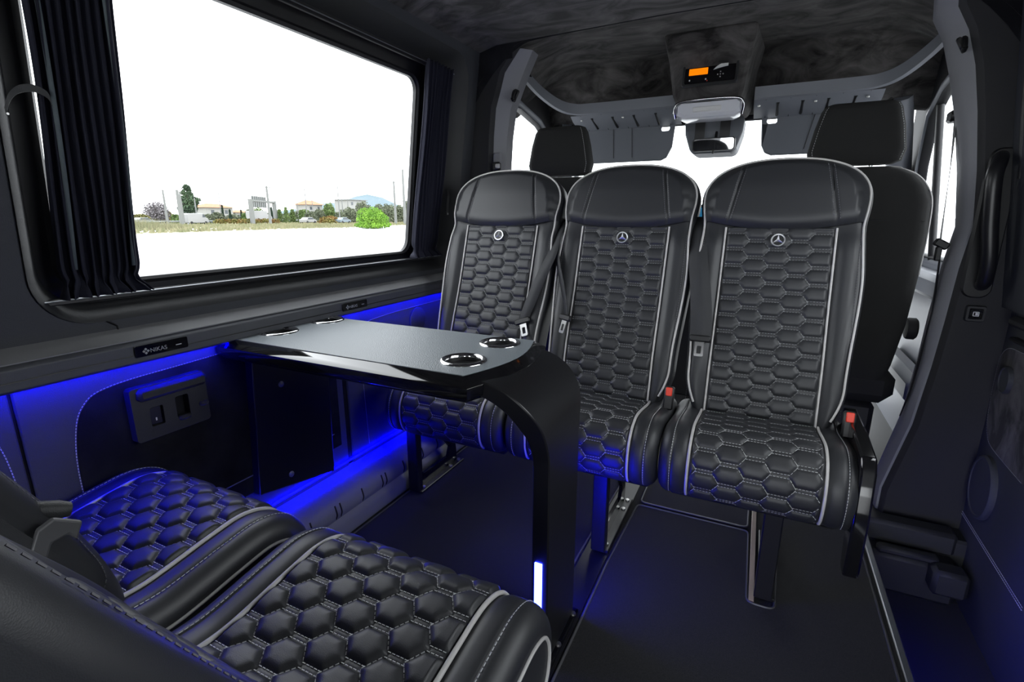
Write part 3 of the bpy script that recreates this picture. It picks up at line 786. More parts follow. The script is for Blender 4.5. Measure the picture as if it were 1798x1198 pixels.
# ------------------------------------------------------------------ front seats (backs towards us)
def front_seat(x,label):
    t=thing('cab_seat',label,'front seat',(x,2.16,-.0))
    def ring(z,hw,y,th,r=.05):
        return [(a,b,z) for a,b in rrect(-hw,hw,y,y+th,min(r,hw*.8,th*.45),5)]
    prof=[(.40,.215,.06,.13),(.46,.225,.045,.14),(.62,.243,.03,.14),(.80,.250,.02,.14),(.95,.250,.008,.13),(1.05,.243,.0,.12),(1.10,.222,-.003,.11),(1.135,.19,-.004,.10),(1.155,.15,.0,.085),(1.165,.11,.012,.05)]
    prof=[(z,w,y+.0,th) for z,w,y,th in prof]
    m=MB().loft([ring(*p) for p in prof]); m.build('backrest',M['cloth'],t,smooth=50)
    MB().tube([(-.225,.012,.985),(0,-.0005,.99),(.225,.012,.985)],.002,6).build('back_seam',M['plastic_b'],t)
    # pale tube round the shoulders: white rim light put into colour
    pts=[(-w+.004,y+.03,z) for z,w,y,th in prof[3:]]+[(w-.004,y+.03,z) for z,w,y,th in prof[3:]][::-1]
    MB().tube(smoothpath(pts,5),.003,6).build('piping',M['piping'],t,smooth=60)
    hp=[(1.175,.115,.015,.075),(1.185,.138,.01,.09),(1.22,.146,.004,.10),(1.30,.132,.006,.095),(1.355,.118,.012,.085),(1.372,.108,.02,.07),(1.378,.092,.03,.05)]
    hd=MB().loft([ring(*p,r=.035) for p in hp]).build('headrest',M['cloth'],t,smooth=50)
    for sg in(-1,1): 
        MB().tube([(sg*.055,.06,1.10),(sg*.055,.06,1.20)],.007,8).build('headrest_post',M['chrome'],t,smooth=60)
        dashes([(sg*(w-.012),y-.0005,z) for z,w,y,th in hp[1:6]],.008,.005,.0008).build('stitching',M['stitch'],hd)
    MB().box(-.25,.25,.06,.55,.30,.44,.04).build('cushion',M['cloth'],t,smooth=40)
    MB().box(-.20,.20,.08,.50,.0,.30,.02).build('seat_box',M['plastic_b'],t,smooth=40)
    w=MB().lathe([(.0001,.0),(.036,.0),(.040,.006),(.040,.026),(.034,.032),(.0001,.032)],Matrix.Translation((.250,.10,.60))@Matrix.Rotation(PI/2,4,'Y'),20).build('recline_wheel',M['pillar_d'],t,smooth=40)
    return t
front_seat(.256,'black front passenger seat seen from behind, beside the right pillar')
front_seat(-.845,'black front seat whose headrest shows behind the seat by the curtain')
# front belts
t=thing('front_seat_belt','black front belt hanging slack on the pillar by the sliding door','seat belt',(.50,2.12,1.30))
def rel(p): return tuple(Vector(p)-t.location)
MB().box(-.020,.030,-.03,.03,-.015,.02,.006).build('belt_guide',M['plastic_b'],t,smooth=40)
MB().ribbon([(rel(p),w) for p,w in [((.490,2.09,1.315),(0,.018,0)),((.497,2.07,1.15),(.002,.010,0)),((.503,2.05,.94),(.003,.006,0)),((.512,2.05,.86),(.004,.008,0)),((.518,2.04,.70),(.006,.012,0)),((.510,2.03,.56),(.009,.014,0)),((.500,2.03,.43),(.006,.012,0)),((.490,2.05,.33),(.003,.006,0))]],.003).build('webbing',M['web'],t)
MB().rbox(Matrix.Translation(rel((.507,2.045,.915)))@Matrix.Rotation(.5,4,'Y'),.020,.010,.012,.004).build('tongue',M['plastic_b'],t,smooth=40)
MB().rbox(Matrix.Translation(rel((.503,2.045,.885))),.008,.008,.022,.003).build('belt_stop',M['plastic_b'],t,smooth=40)
t=thing('front_seat_belt','black belt guide in the slot of the pillar behind the curtain','seat belt',(-1.028,1.97,1.20))
MB().box(-.030,.010,-.002,.012,-.08,.06,.01).build('slot_plate',M['pillar'],t,smooth=40)
MB().box(-.024,.012,-.022,.0,-.015,.020,.006).build('belt_guide',M['plastic_b'],t,smooth=40)
MB().box(-.006,.016,-.026,-.018,-.006,.012,.003).build('guide_clip',M['piping'],t,smooth=40)
MB().ribbon([((-.006,-.012,-.01),(.014,0,0)),((-.006,-.008,-.10),(.014,0,0)),((-.004,-.004,-.30),(.014,0,0))],.003).build('webbing',M['web'],t)
# grab handle, window switch, weather strip on the right pillar
t=thing('grab_handle','glossy black curved grab handle on the pillar beside the sliding door','handle',(.58,1.95,.98))
pts=smoothpath([(.0,.005,.185),(-.012,-.03,.17),(-.022,-.048,.12),(-.010,-.050,.0),(.006,-.048,-.10),(.012,-.03,-.165),(.016,.005,-.18)],6)
MB().tube(pts,[.016+.004*math.sin(PI*i/(len(pts)-1)) for i in range(len(pts))],12).build('grip',M['satin'],t,smooth=60)
MB().loft([[(a,.008,b) for a,b in rrect(-.030,.046,-.22,.21,.03,6)],[(a,-.001,b) for a,b in rrect(-.024,.040,-.214,.204,.026,6)]]).build('handle_recess',M['plastic_b'],t,smooth=40)
t=thing('door_button','small square door button with a white symbol under the grab handle','switch',(.598,1.953,.715))
MB().loft([[(a,.004,b) for a,b in rrect(-.026,.026,-.026,.026,.008,4)],[(a,-.006,b) for a,b in rrect(-.022,.022,-.022,.022,.006,4)]]).build('bezel',M['plastic'],t,smooth=40)
MB().box(-.016,.016,-.009,-.004,-.016,.016,.002).build('push_pad',M['gloss'],t)
m=MB(); m.box(-.008,-.006,-.0098,-.009,-.007,.007);m.box(-.008,.007,-.0098,-.009,.005,.007);m.box(-.008,.007,-.0098,-.009,-.007,-.005);m.box(.005,.007,-.0098,-.009,-.007,.007);m.box(-.002,.004,-.0098,-.009,-.004,.004); m.build('symbol',M['white'],t)
o=MB().tube(smoothpath([(.545,1.90,1.66),(.575,1.90,1.40),(.604,1.90,1.18),(.612,1.90,1.14),(.615,1.90,1.10)],6),.010,10).build('weather_strip',M['rubber'],smooth=60); tag(o,'black rubber door seal running down beside the grab handle','seal')
# ------------------------------------------------------------------ sliding door (inner face), step
def XD(z): return .68
m=MB().box(.68,.72,-.9,2.03,-.24,.745); d=struct(m.build('door_1',M['wall'],bevel=.004))
sp=smoothpath([(.678,1.62,.640),(.678,1.82,.632),(.678,1.905,.627),(.678,1.945,.60),(.678,1.955,.566),(.678,1.950,.47),(.678,1.935,.388),(.678,1.915,.355),(.678,1.86,.330),(.678,1.652,.318)],6)
MB().prism([(p.y,p.z) for p in sp]+[(1.0,.318),(1.0,.640)],lambda a,b,dd:(dd,a,b),.681,.6775).build('suede_inset',M['suede'],d)
dashes(sp,.008,.005,.0011).build('stitching',M['stitch'],d)
dashes([(.678,2.0-.5*k/20,.067-.015*k/20) for k in range(21)],.008,.0055,.0011).build('stitching',M['stitch'],d)
dashes([(.678,2.0-.5*k/20,.059-.015*k/20) for k in range(21)],.008,.0055,.0011).build('stitching',M['stitch'],d)
RY=Matrix.Rotation(-PI/2,4,'Y')
def disc(y,z,ry,rz,nm,h=.014):
    Mx=Matrix.Translation((.678,y,z))@RY@Matrix.Diagonal((rz,ry,1,1)); 
    return MB().lathe([(1,-.002),(1,h*.6),(.95,h),(.88,h),(.86,h-.003),(.0001,h-.003)],Mx,32).build(nm,M['wall'],d,smooth=40)
disc(1.850,.205,.082,.100,'speaker_cover'); disc(1.868,.540,.035,.040,'round_cap',.012)
MB().box(.655,.685,1.1,1.90,.695,.725,.01).build('door_ridge',M['plastic'],d,smooth=40)
MB().box(.660,.682,1.1,1.88,.655,.667,.004).build('door_groove',M['plastic_b'],d,smooth=40)
s=MB(); s.box(.41,.66,1.80,1.90,-.20,-.06,.015); s.box(.44,.60,1.795,1.83,-.06,-.035,.008); s.box(.41,.655,1.86,1.93,-.06,.02,.012)
s.box(.575,.665,1.74,1.81,-.13,-.045,.012)
struct(s.build('trim_6',M['plastic'],smooth=40),'dark moulded step edge below the passenger seat')
# ------------------------------------------------------------------ recline the foreground backrests
def recline(root,extra,ty):
    R=Matrix.Translation((0,ty,ZB))@Matrix.Rotation(-extra,4,'X')@Matrix.Translation((0,0,-ZB))
    for c in kids(root):
        me=c.data
        zs=[v.co.z for v in me.vertices]
        if max(zs)>.60: c.matrix_local=R@c.matrix_local
recline(fs_near,math.radians(9.6),.045); recline(fs_wall,math.radians(4.5),.018)
# no perimeter piping shows on the two folded backs
for r in(fs_near,fs_wall):
    for c in kids(r):
        if c.name.startswith('piping') and max(v.co.z for v in c.data.vertices)>1.1: bpy.data.objects.remove(c)
# pedestal frames
def base(root,lx,y0,y1,ped=False):
    m=MB(); 
    m.box(lx-.022,lx+.022,y0,y0+.030,.010,.300,.003)
    pl=m.build('leg',M['satin'],root)
    m=MB(); m.holed([(y0+.02,.01),(y1,.01),(y1,.06),(y1-.04,.30),(y0+.02,.30)],[[(y0+.05,.06),(y1-.06,.055),(y1-.045,.09),(y1-.10,.16),(y1-.09,.26),(y0+.05,.26)]],lambda a,b,d:(lx+d,a,b),-.006,.006)
    m.build('side_frame',M['gloss'],root)
    m=MB(); m.box(lx-.012,lx+.030,y0+.01,y1+.02,.004,.014,.002); f=m.build('foot_rail',M['satin'],root)
    for y in(y0+.04,y1-.06,y1): MB().lathe([(.0001,.007),(.007,.006),(.008,0)],Matrix.Translation((lx+.016,y,.013)),10).build('bolt',M['steel'],f,smooth=40)
base(seat_right,.100-.038,1.305-SY,1.62-SY); base(seat_mid,-.352+.405,1.305-SY,1.62-SY); base(seat_left,-1.060+.850,1.335-SY,1.62-SY)
for r in(fs_near,fs_wall):
    MB().box(-.16,.16,-.14,.08,.0,.275,.01).build('pedestal',M['plastic_b'],r)
# outer arm of the right seat
MB().prism([(-.262,.46),(-.24,.49),(-.12,.50),(.06,.50),(.06,.43),(-.14,.40),(-.20,.33),(-.225,.205),(-.262,.20),(-.272,.22),(-.275,.35)],lambda a,b,d:(d,a,b),.205,.236).build('side_arm',M['gloss'],seat_right,bevel=.005,smooth=30)
# buckles
def buckle(root,p,rx=0,rz=0):
    Mx=Matrix.Translation(p)@Matrix.Rotation(rz,4,'Z')@Matrix.Rotation(rx,4,'X')
    b=MB().rbox(Mx,.014,.010,.034,.004).build('belt_buckle',M['plastic_b'],root,smooth=40)
    MB().rbox(Mx@Matrix.Translation((0,-.0105,.020)),.0090,.003,.0125,.002).build('red_release',M['red'],b,smooth=40)
buckle(seat_mid,(.206,-.03,.482),-.2); buckle(seat_right,(.205,-.05,.490),-.2)
# lap and shoulder belts lying on the three backrests
def belt(root,pts,wd,tongue,side,tm='steel'):
    P=smoothpath(pts,6); n=len(P)
    W=smoothpath(wd,6)
    b=MB().ribbon([(P[i],W[i]) for i in range(n)],.0022).build('seat_belt',M['web'],root,smooth=180)
    p,rot=tongue; Mx=Matrix.Translation(p)@rot
    MB().rbox(Mx,.030,.006,.010,.004).build('tongue_grip',M['plastic_b'],b,smooth=40)
    m=MB().holed(rrect(-.0125,.0125,-.052,-.006,.004,3),[rrect(-.006,.006,-.044,-.022,.002,3)],lambda a,c,d:tuple(Mx@Vector((a,d,c))),-.0012,.0012); m.build('tongue',M[tm],b)
Rx=Matrix.Rotation
# right seat: from its left shoulder straight down the left bolster
def sb(x,s,h=.012): return surf_back(x,s,h)
def sbx(x,s,n): return bpos(x,n,s)
belt(seat_right,[sbx(-.210,.60,-.04),sbx(-.214,.55,-.008),sbx(-.205,.45,.018),sbx(-.188,.36,.026),sbx(-.176,.27,.026),sbx(-.172,.215,.027)],[Vector((.020,-.006,0)),Vector((.022,-.006,0)),(.027,-.004,0),(.029,0,0),(.030,0,0),(.030,0,0)],(sbx(-.172,.215,.032),Rx(-TH,4,'X')),1,'chrome')
belt(seat_mid,[sbx(-.215,.60,-.05),sbx(-.226,.55,-.02),sbx(-.212,.45,.018),sbx(-.180,.36,.028),sbx(-.158,.29,.028),sbx(-.148,.245,.028)],[Vector((.012,-.016,0)),(.012,-.018,0),(.014,-.016,0),(.013,-.014,0),(.012,-.012,0),(.010,-.010,0)],(sbx(-.148,.240,.034),Rx(-.6,4,'Z')@Rx(-TH,4,'X')),1)
belt(seat_left,[sbx(.222,.585,-.04),sbx(.224,.53,.0),sbx(.215,.45,.022),sbx(.187,.36,.030),sbx(.160,.27,.028),sbx(.146,.220,.026)],[(.014,-.016,0),(.016,-.016,0),(.020,-.008,0),(.021,0,.003),(.021,0,.004),(.018,0,.004)],(sbx(.145,.215,.032),Rx(-.35,4,'Y')@Rx(-TH,4,'X')),1)
# foreground belt tongue and arm knob on the wall-side seat
t=fs_wall
# ------------------------------------------------------------------ curtains
def curtain(name,label,y0,y1,n,amp,z0,z1,gy,pinch):
    t=thing(name,label,'curtain',(xw(1.2)-.0,(y0+y1)/2,z1)); o0=t.location
    rnd_=random.Random(n)
    ph=[rnd_.uniform(-.5,.5) for _ in range(n*2+2)]; am=[rnd_.uniform(.6,1.25) for _ in range(n*2+2)]
    def fn(u,v):
        z=z1+(z0-z1)*v
        a=u*n*2; i=int(min(a,n*2-.001)); f=a-i
        w=math.sin(PI*a+.35*ph[i]*math.sin(PI*f))
        g=math.exp(-((v-1)/.035)**2); gt=math.exp(-((v-pinch)/.02)**2)
        y=y0+(y1-y0)*(u+.30/(n*2)*math.sin(2*PI*a+1))+gy*v
        y=(y0+y1)/2+gy*v+(y-(y0+y1)/2-gy*v)*(1-.12*math.sin(PI*v)-.10*math.exp(-((v-.955)/.02)**2)+.10*math.exp(-((v-1)/.02)**2)+.02*math.sin(9*v+u*3))
        aa=amp*am[i]*(1-.35*math.exp(-((v-.96)/.02)**2))
        x=xw(z)+.006+aa*w+.004*math.sin(7*v+5*u)
        x+=.014*math.exp(-((v-1.0)/.025)**2)*math.sin(PI*a*1.0+1)+.010*math.exp(-((v-1.0)/.02)**2)
        y+=.006*math.exp(-((v-.995)/.03)**2)*math.sin(PI*a*1.5)
        return (x-o0.x,y-o0.y,z-o0.z)
    m=MB().grid(fn,n*14,60)
    c=m.build('cloth',M['curtain'],t,smooth=180,fix=False)
    so=c.modifiers.new('thick','SOLIDIFY'); so.thickness=.0016
    return t
curtain('pleated_curtain','wide navy pleated curtain gathered at the rear end of the side window',.474,.624,9,.013,.846,1.545,.0,.0)
curtain('pleated_curtain','narrow navy pleated curtain gathered at the front end of the side window',1.590,1.765,8,.012,.846,1.530,-.025,.03)
# curtain rails above and below the glass
for z,lab in((1.520,'dark curtain rail above the side window'),(.838,'thin glossy curtain rail below the side window')):
    t=thing('curtain_rail',lab,'curtain rail',(xw(z)-.010,1.1,z))
    m=MB().box(-.006,.006,-.66,.68,-.006,.006,.002); m.build('track',M['satin'],t)
    m=MB().tube([(.0075,-.66,.003),(.0075,.68,.003)],.0016,6); m.build('bright_edge',M['alu'],t)
# straps holding the curtains
t=thing('curtain_strap','short dark strap hook holding the rear curtain at mid height','strap',(xw(1.20)+.004,.480,1.20))
MB().ribbon([(p,(0.0,0.0,.006)) for p in smoothpath([(-.004,-.040,-.030),(.004,-.034,-.008),(.010,-.022,.006),(.020,-.006,.010),(.028,.008,.002),(.028,.012,-.010)],5)],.003).build('band',M['plastic'],t,smooth=60)
MB().lathe([(.0001,.002),(.002,.002),(.002,0)],Matrix.Translation((.0,-.040,-.034))@Matrix.Rotation(PI/2,4,'Y'),10).build('stud',M['steel'],t)
t=thing('curtain_strap','short dark strap with a stud beside the front curtain','strap',(xw(1.05)+.004,1.775,1.06))
MB().ribbon([(p,(0,.008,0)) for p in smoothpath([(-.006,.030,.045),(.006,.014,.02),(.010,.0,-.02),(.010,-.004,-.055)],5)],.003).build('band',M['plastic'],t,smooth=60)
MB().lathe([(.0001,.002),(.004,.002),(.004,0)],Matrix.Translation((.012,-.004,-.05))@Matrix.Rotation(PI/2,4,'Y'),10).build('stud',M['steel'],t)
# ------------------------------------------------------------------ lettering helper
def text(body,size,Mx,mt,name,parent,ext=.0004):
    c=bpy.data.curves.new(name,'FONT'); c.body=body; c.size=size; c.extrude=ext; c.align_x='LEFT'
    o=bpy.data.objects.new(name+'_tmp',c); COL.objects.link(o)
    dg=bpy.context.evaluated_depsgraph_get(); dg.update()
    me=bpy.data.meshes.new_from_object(o.evaluated_get(dg)); bpy.data.objects.remove(o)
    me.materials.clear(); me.materials.append(mt); me.transform(Mx)
    r=bpy.data.objects.new(name,me); COL.objects.link(r); r.parent=parent; return r
# badge strips on the ledge face (they face +x: text runs along +y)
RW=Matrix(((0,0,1,0),(1,0,0,0),(0,1,0,0),(0,0,0,1)))
for y,lab in((.615,'black badge strip with pale lettering on the ledge, left of the table'),(1.205,'black badge strip on the ledge behind the table')):
    t=thing('badge_strip',lab,'badge',(XL+.0605,y,.722))
    MB().prism(rrect(-.055,.055,-.011,.0135,.003,3),lambda a,b,d:(d,a,b),0,.003).build('plate',M['gloss'],t,bevel=.0008)
    text('NIKAS',.0125,Matrix.Translation((.0032,-.026,-.0045))@RW,M['greyprint'],'lettering',t)
    m=MB()
    for k in range(4):
        a=PI/2*k; cx,cz=-.034+.0042*math.cos(a),.0+.0042*math.sin(a)
        m.prism([(cx-.003,cz),(cx,cz-.003),(cx+.003,cz),(cx,cz+.003)],lambda p,q,d:(d,p,q),.003,.0036)
    m.build('logo',M['greyprint'],t)
    MB().box(.003,.0036,.028,.040,-.001,.0005).build('small_print',M['white'],t)
# etched marks low on the side glass
w1=COL.objects['window_1']
for k,(y,wv) in enumerate(((.628,.004),(.636,.002),(.643,.004))):
    x=xw(.892)-.0565
    m=MB(); m.box(x,x+.0008,y-wv/2,y-wv/2+.0012,.889,.897); m.box(x,x+.0008,y+wv/2-.0012,y+wv/2,.889,.897); m.box(x,x+.0008,y-wv/2,y+wv/2,.8922,.8936); m.build('etched_mark',M['rubber'],w1)
# ------------------------------------------------------------------ lower left wall: padded panels with stitched borders
PX=XL+.008
def padpanel(name,loop,par,mt):
    m=MB()
    cy=sum(p[0] for p in loop)/len(loop); cz=sum(p[1] for p in loop)/len(loop)
    def rr(f,x): return [(x,cy+(a-cy)*f,cz+(b-cz)*f) for a,b in loop]
    m.loft([rr(1,XL-.002),rr(.995,XL+.008),rr(.98,XL+.012)]); return m.build(name,mt,par,smooth=40)
m=MB().box(XL-.002,XL+.006,.375,1.18,.10,.694,.003); m.build('leather_border',M['wall'],wl)
m=MB().box(XL-.002,XL+.006,-1.2,.37,.10,.694,.003); m.build('leather_border',M['wall'],wl)
m=MB().box(XL-.002,XL+.006,1.20,1.95,.10,.694,.003); m.build('leather_border',M['wall'],wl)
st=smoothpath([(XL+.009,.455,.25),(XL+.009,.445,.45),(XL+.009,.452,.56),(XL+.009,.475,.625),(XL+.009,.53,.652),(XL+.009,.70,.660),(XL+.009,.95,.668),(XL+.009,1.15,.672)],8)
dashes(st,.0065,.0042,.0011).build('stitching',M['piping'],wl)
MB().prism([(p.y+.003,p.z-.003) for p in st]+[(1.15,.25)],lambda a,b,d:(d,a,b),XL+.004,XL+.0085).build('suede_inset',M['suede_dark'],wl)
st2=smoothpath([(XL+.009,.20,.655),(XL+.009,.31,.648),(XL+.009,.340,.60),(XL+.009,.352,.50),(XL+.009,.362,.30)],8)
dashes(st2,.0065,.0042,.0011).build('stitching',M['piping'],wl)
st3=smoothpath([(XL+.009,1.28,.20),(XL+.009,1.27,.6),(XL+.009,1.30,.640),(XL+.009,1.40,.652),(XL+.009,1.62,.656),(XL+.009,1.9,.658)],8)
dashes(st3,.0065,.0042,.0011).build('stitching',M['piping'],wl)
disc2=MB().lathe([(.05,0),(.05,.005),(.045,.008),(.0001,.008)],Matrix.Translation((XL+.006,1.60,.60))@Matrix.Rotation(PI/2,4,'Y'),28).build('round_cap',M['wall'],wl,smooth=40)
MB().tube([(XL+.010,.70,.30),(XL+.010,1.12,.30)],.0015,6).build('seam',M['stitchd'],wl)
# handle and switch block on the wall
t=thing('wall_control_block','dark moulded handle block with a rocker switch on the blue-lit wall','control panel',(XL+.008,.630,.575))
def cb(a,b,x): return (x,a,b)
m=MB(); 
m.holed(rrect(-.080,.086,-.062,.062,.008,4),[rrect(-.046,-.018,-.034,.010,.003,3),rrect(.010,.040,-.034,.018,.004,3)],lambda a,b,d:(d,a,b-.05*a*0),.0,.022); m.build('housing',M['plastic'],t,bevel=.003,smooth=30)
MB().box(.0,.034,-.068,.086,.030,.060,.008).build('grip_bar',M['plastic'],t,smooth=40)
MB().box(.0,.016,-.045,-.019,-.033,.009,.002).build('rocker_switch',M['plastic_b'],t,smooth=40)
MB().box(.0158,.0165,-.034,-.031,-.024,-.017).build('switch_mark',M['white'],t)
MB().box(.0,.030,.062,.084,-.022,-.010,.004).build('latch',M['plastic'],t,smooth=40)
MB().box(.0,.026,.012,.042,-.042,-.030,.004).build('cup_lip',M['plastic'],t,smooth=40)
# black bracket plate under the table
t=thing('table_bracket','flat black bracket plate with two screws on the wall under the table','bracket',(XL+.006,.95,.40))
MB().loft([[(0,-.135,-.155),(0,.135,-.21),(0,.150,.24),(0,-.105,.29)],[(.030,-.135,-.155),(.030,.135,-.21),(.030,.150,.24),(.030,-.105,.29)]]).build('plate',M['satin'],t,bevel=.003)
for z in(.14,-.14): MB().lathe([(.0001,.004),(.005,.004),(.009,.002),(.009,0)],Matrix.Translation((.030,-.03,z))@Matrix.Rotation(PI/2,4,'Y'),14).build('screw',M['steel'],t,smooth=40)
# wheel arch / heater duct with slots along the floor
t=struct(MB().prism([(XL-.01,.0),(-1.105,.0),(-1.100,.045),(-1.104,.060),(-1.112,.072),(-1.098,.082),(-1.092,.105),(-1.100,.135),(-1.120,.152),(-1.15,.158),(XL+.004,.160),(XL-.01,.160)],lambda a,b,d:(a,d,b),-.9,1.95).build('trim_7',M['duct'],smooth=50),'grey heater duct with slots along the floor under the window')
for k in range(9):
    y=.90+.107*k
    for dy in ((0,) if k%2==0 else (-.010,.010)):
        MB().tube(smoothpath([(-1.098,y+dy,.086),(-1.0915,y+dy,.105),(-1.099,y+dy,.132)],4),.0024,5).build('slot',M['plastic_b'],t)
# ------------------------------------------------------------------ LED strips
def led(name,lab,bx,mt='led'):
    o=MB().box(*bx).build(name,M[mt]); tag(o,lab,'light strip'); return o
led('led_strip','blue light strip under the ledge along the wall',(XL+.026,XL+.038,-.6,.80,.6965,.699))
led('led_strip','blue light strip under the ledge past the table by the facing seats',(XL+.026,XL+.038,1.14,1.93,.6965,.699))
led('led_strip','blue light strip on top of the floor duct',(XL+.007,XL+.012,.60,1.52,.178,.185),'led_duct')
led('led_strip','blue light strip under the aluminium step edge',(.4005,.4035,-.2,1.55,-.020,-.014),'led_dim')
# ------------------------------------------------------------------ floor mats
def mat_piece(name,lab,loop,z=.006):
    t=thing(name,lab,'floor mat',(loop[0][0],loop[0][1],0)); ox,oy=loop[0]
    MB().prism([(a-ox,b-oy) for a,b in loop],lambda a,b,d:(a,b,d),.0005,z).build('pile',M['carpet'],t)
    P=[(a-ox,b-oy,z) for a,b in loop]; MB().tube(P,.0034,6,closed=True).build('edge_binding',M['binding'],t,smooth=60)
    dashes(P+[P[0]],.006,.0038,.0009).build('stitching',M['stitch'],t)
def rc(pts,r=.02):
    out=[]; n=len(pts)
    for i in range(n):
        a=Vector(pts[i-1]);b=Vector(pts[i]);c=Vector(pts[(i+1)%n]); u=(a-b).normalized();v=(c-b).normalized()
        for k in range(5):
            t=k/4; p=(b+u*r)*(1-t)**2+b*2*t*(1-t)+(b+v*r)*t*t; out.append((p.x,p.y))
    return out
mat_piece('floor_mat','charcoal floor mat in the aisle, from the table leg to the step edge',rc([(-.315,-.8),(.372,-.8),(.372,1.90),(.150,1.90),(.128,1.285),(.062,1.285),(.058,1.625),(-.300,1.625),(-.312,1.30)]))
mat_piece('floor_mat','charcoal floor mat under the table between the duct and the leg',rc([(-1.085,-.8),(-.40,-.8),(-.40,1.28),(-.385,1.90),(-1.085,1.90)]))
mat_piece('floor_mat','dark floor mat beneath the two facing seats on the right',rc([(-.295,1.645),(.055,1.645),(.055,2.3),(-.295,2.3)]))
o=MB().box(-.392,-.322,.2,1.90,.0008,.004).build('floor_rail',M['satin']); tag(o,'black floor rail running under the table leg','rail')
o=MB().box(.066,.080,1.29,1.90,.0008,.010,.001).build('floor_rail',M['brown']); tag(o,'tan metal floor rail beside the single seat leg','rail')
# ------------------------------------------------------------------ belt hook and knob on the wall-side foreground seat
iv=fs_wall.matrix_basis.inverted() if False else (Matrix.Translation((-.953,.325,0))@Matrix.Rotation(PI,4,'Z')).inverted()
def loc(p): return iv@Vector(p)
Mx=iv@Matrix.Translation((-.725,.222,.600))@Matrix.Rotation(math.radians(-24),4,'X')@Matrix.Rotation(PI/2,4,'Z')
b=MB().ribbon([(iv@Vector(p),(0,.012,.004)) for p in [(-.735,.02,1.0),(-.732,.12,.80),(-.727,.19,.66),(-.724,.222,.60)]],.0022).build('seat_belt',M['web'],fs_wall)
m=MB().holed([(-.022,-.035),(-.004,-.035),(-.004,.022),(.010,.030),(.022,.022),(.022,.045),(-.010,.052),(-.022,.040)],[],lambda a,c,d:tuple(Mx@Vector((a,d,c))),-.004,.004); m.build('tongue_grip',M['tonguegrip'],b,bevel=.003)
m=MB().holed(rrect(-.0125,.0125,-.090,-.034,.004,3),[rrect(-.006,.006,-.080,-.052,.002,3)],lambda a,c,d:tuple(Mx@Vector((a,d,c))),-.0015,.0015); m.build('tongue',M['chrome'],b)
MB().tube([iv@Vector(p) for p in [(-.765,.225,.655),(-.758,.250,.643),(-.756,.262,.638)]],[.010,.012,.009],12).build('recline_knob',M['plastic'],fs_wall,smooth=60)
# pale lining showing between the pleats of the rear curtain
cu=[o for o in COL.objects if o.name.startswith('pleated_curtain')][0]
for y,dy in((.500,.004),(.602,.006)):
    MB().ribbon([(Vector((xw(z)+.016,y+dy*math.sin(z*7),z))-cu.location,(.001,.0035,0)) for z in [.90+.06*k for k in range(11)]],.001).build('lining',M['curtain_lining'],cu,smooth=180)
MB().tube([(xw(.79)+.001,.545,.79),(xw(.775)+.001,.565,.775),(xw(.76)+.001,.570,.742)],.0022,6).build('trim_joint',M['rubber'],wl,smooth=60)
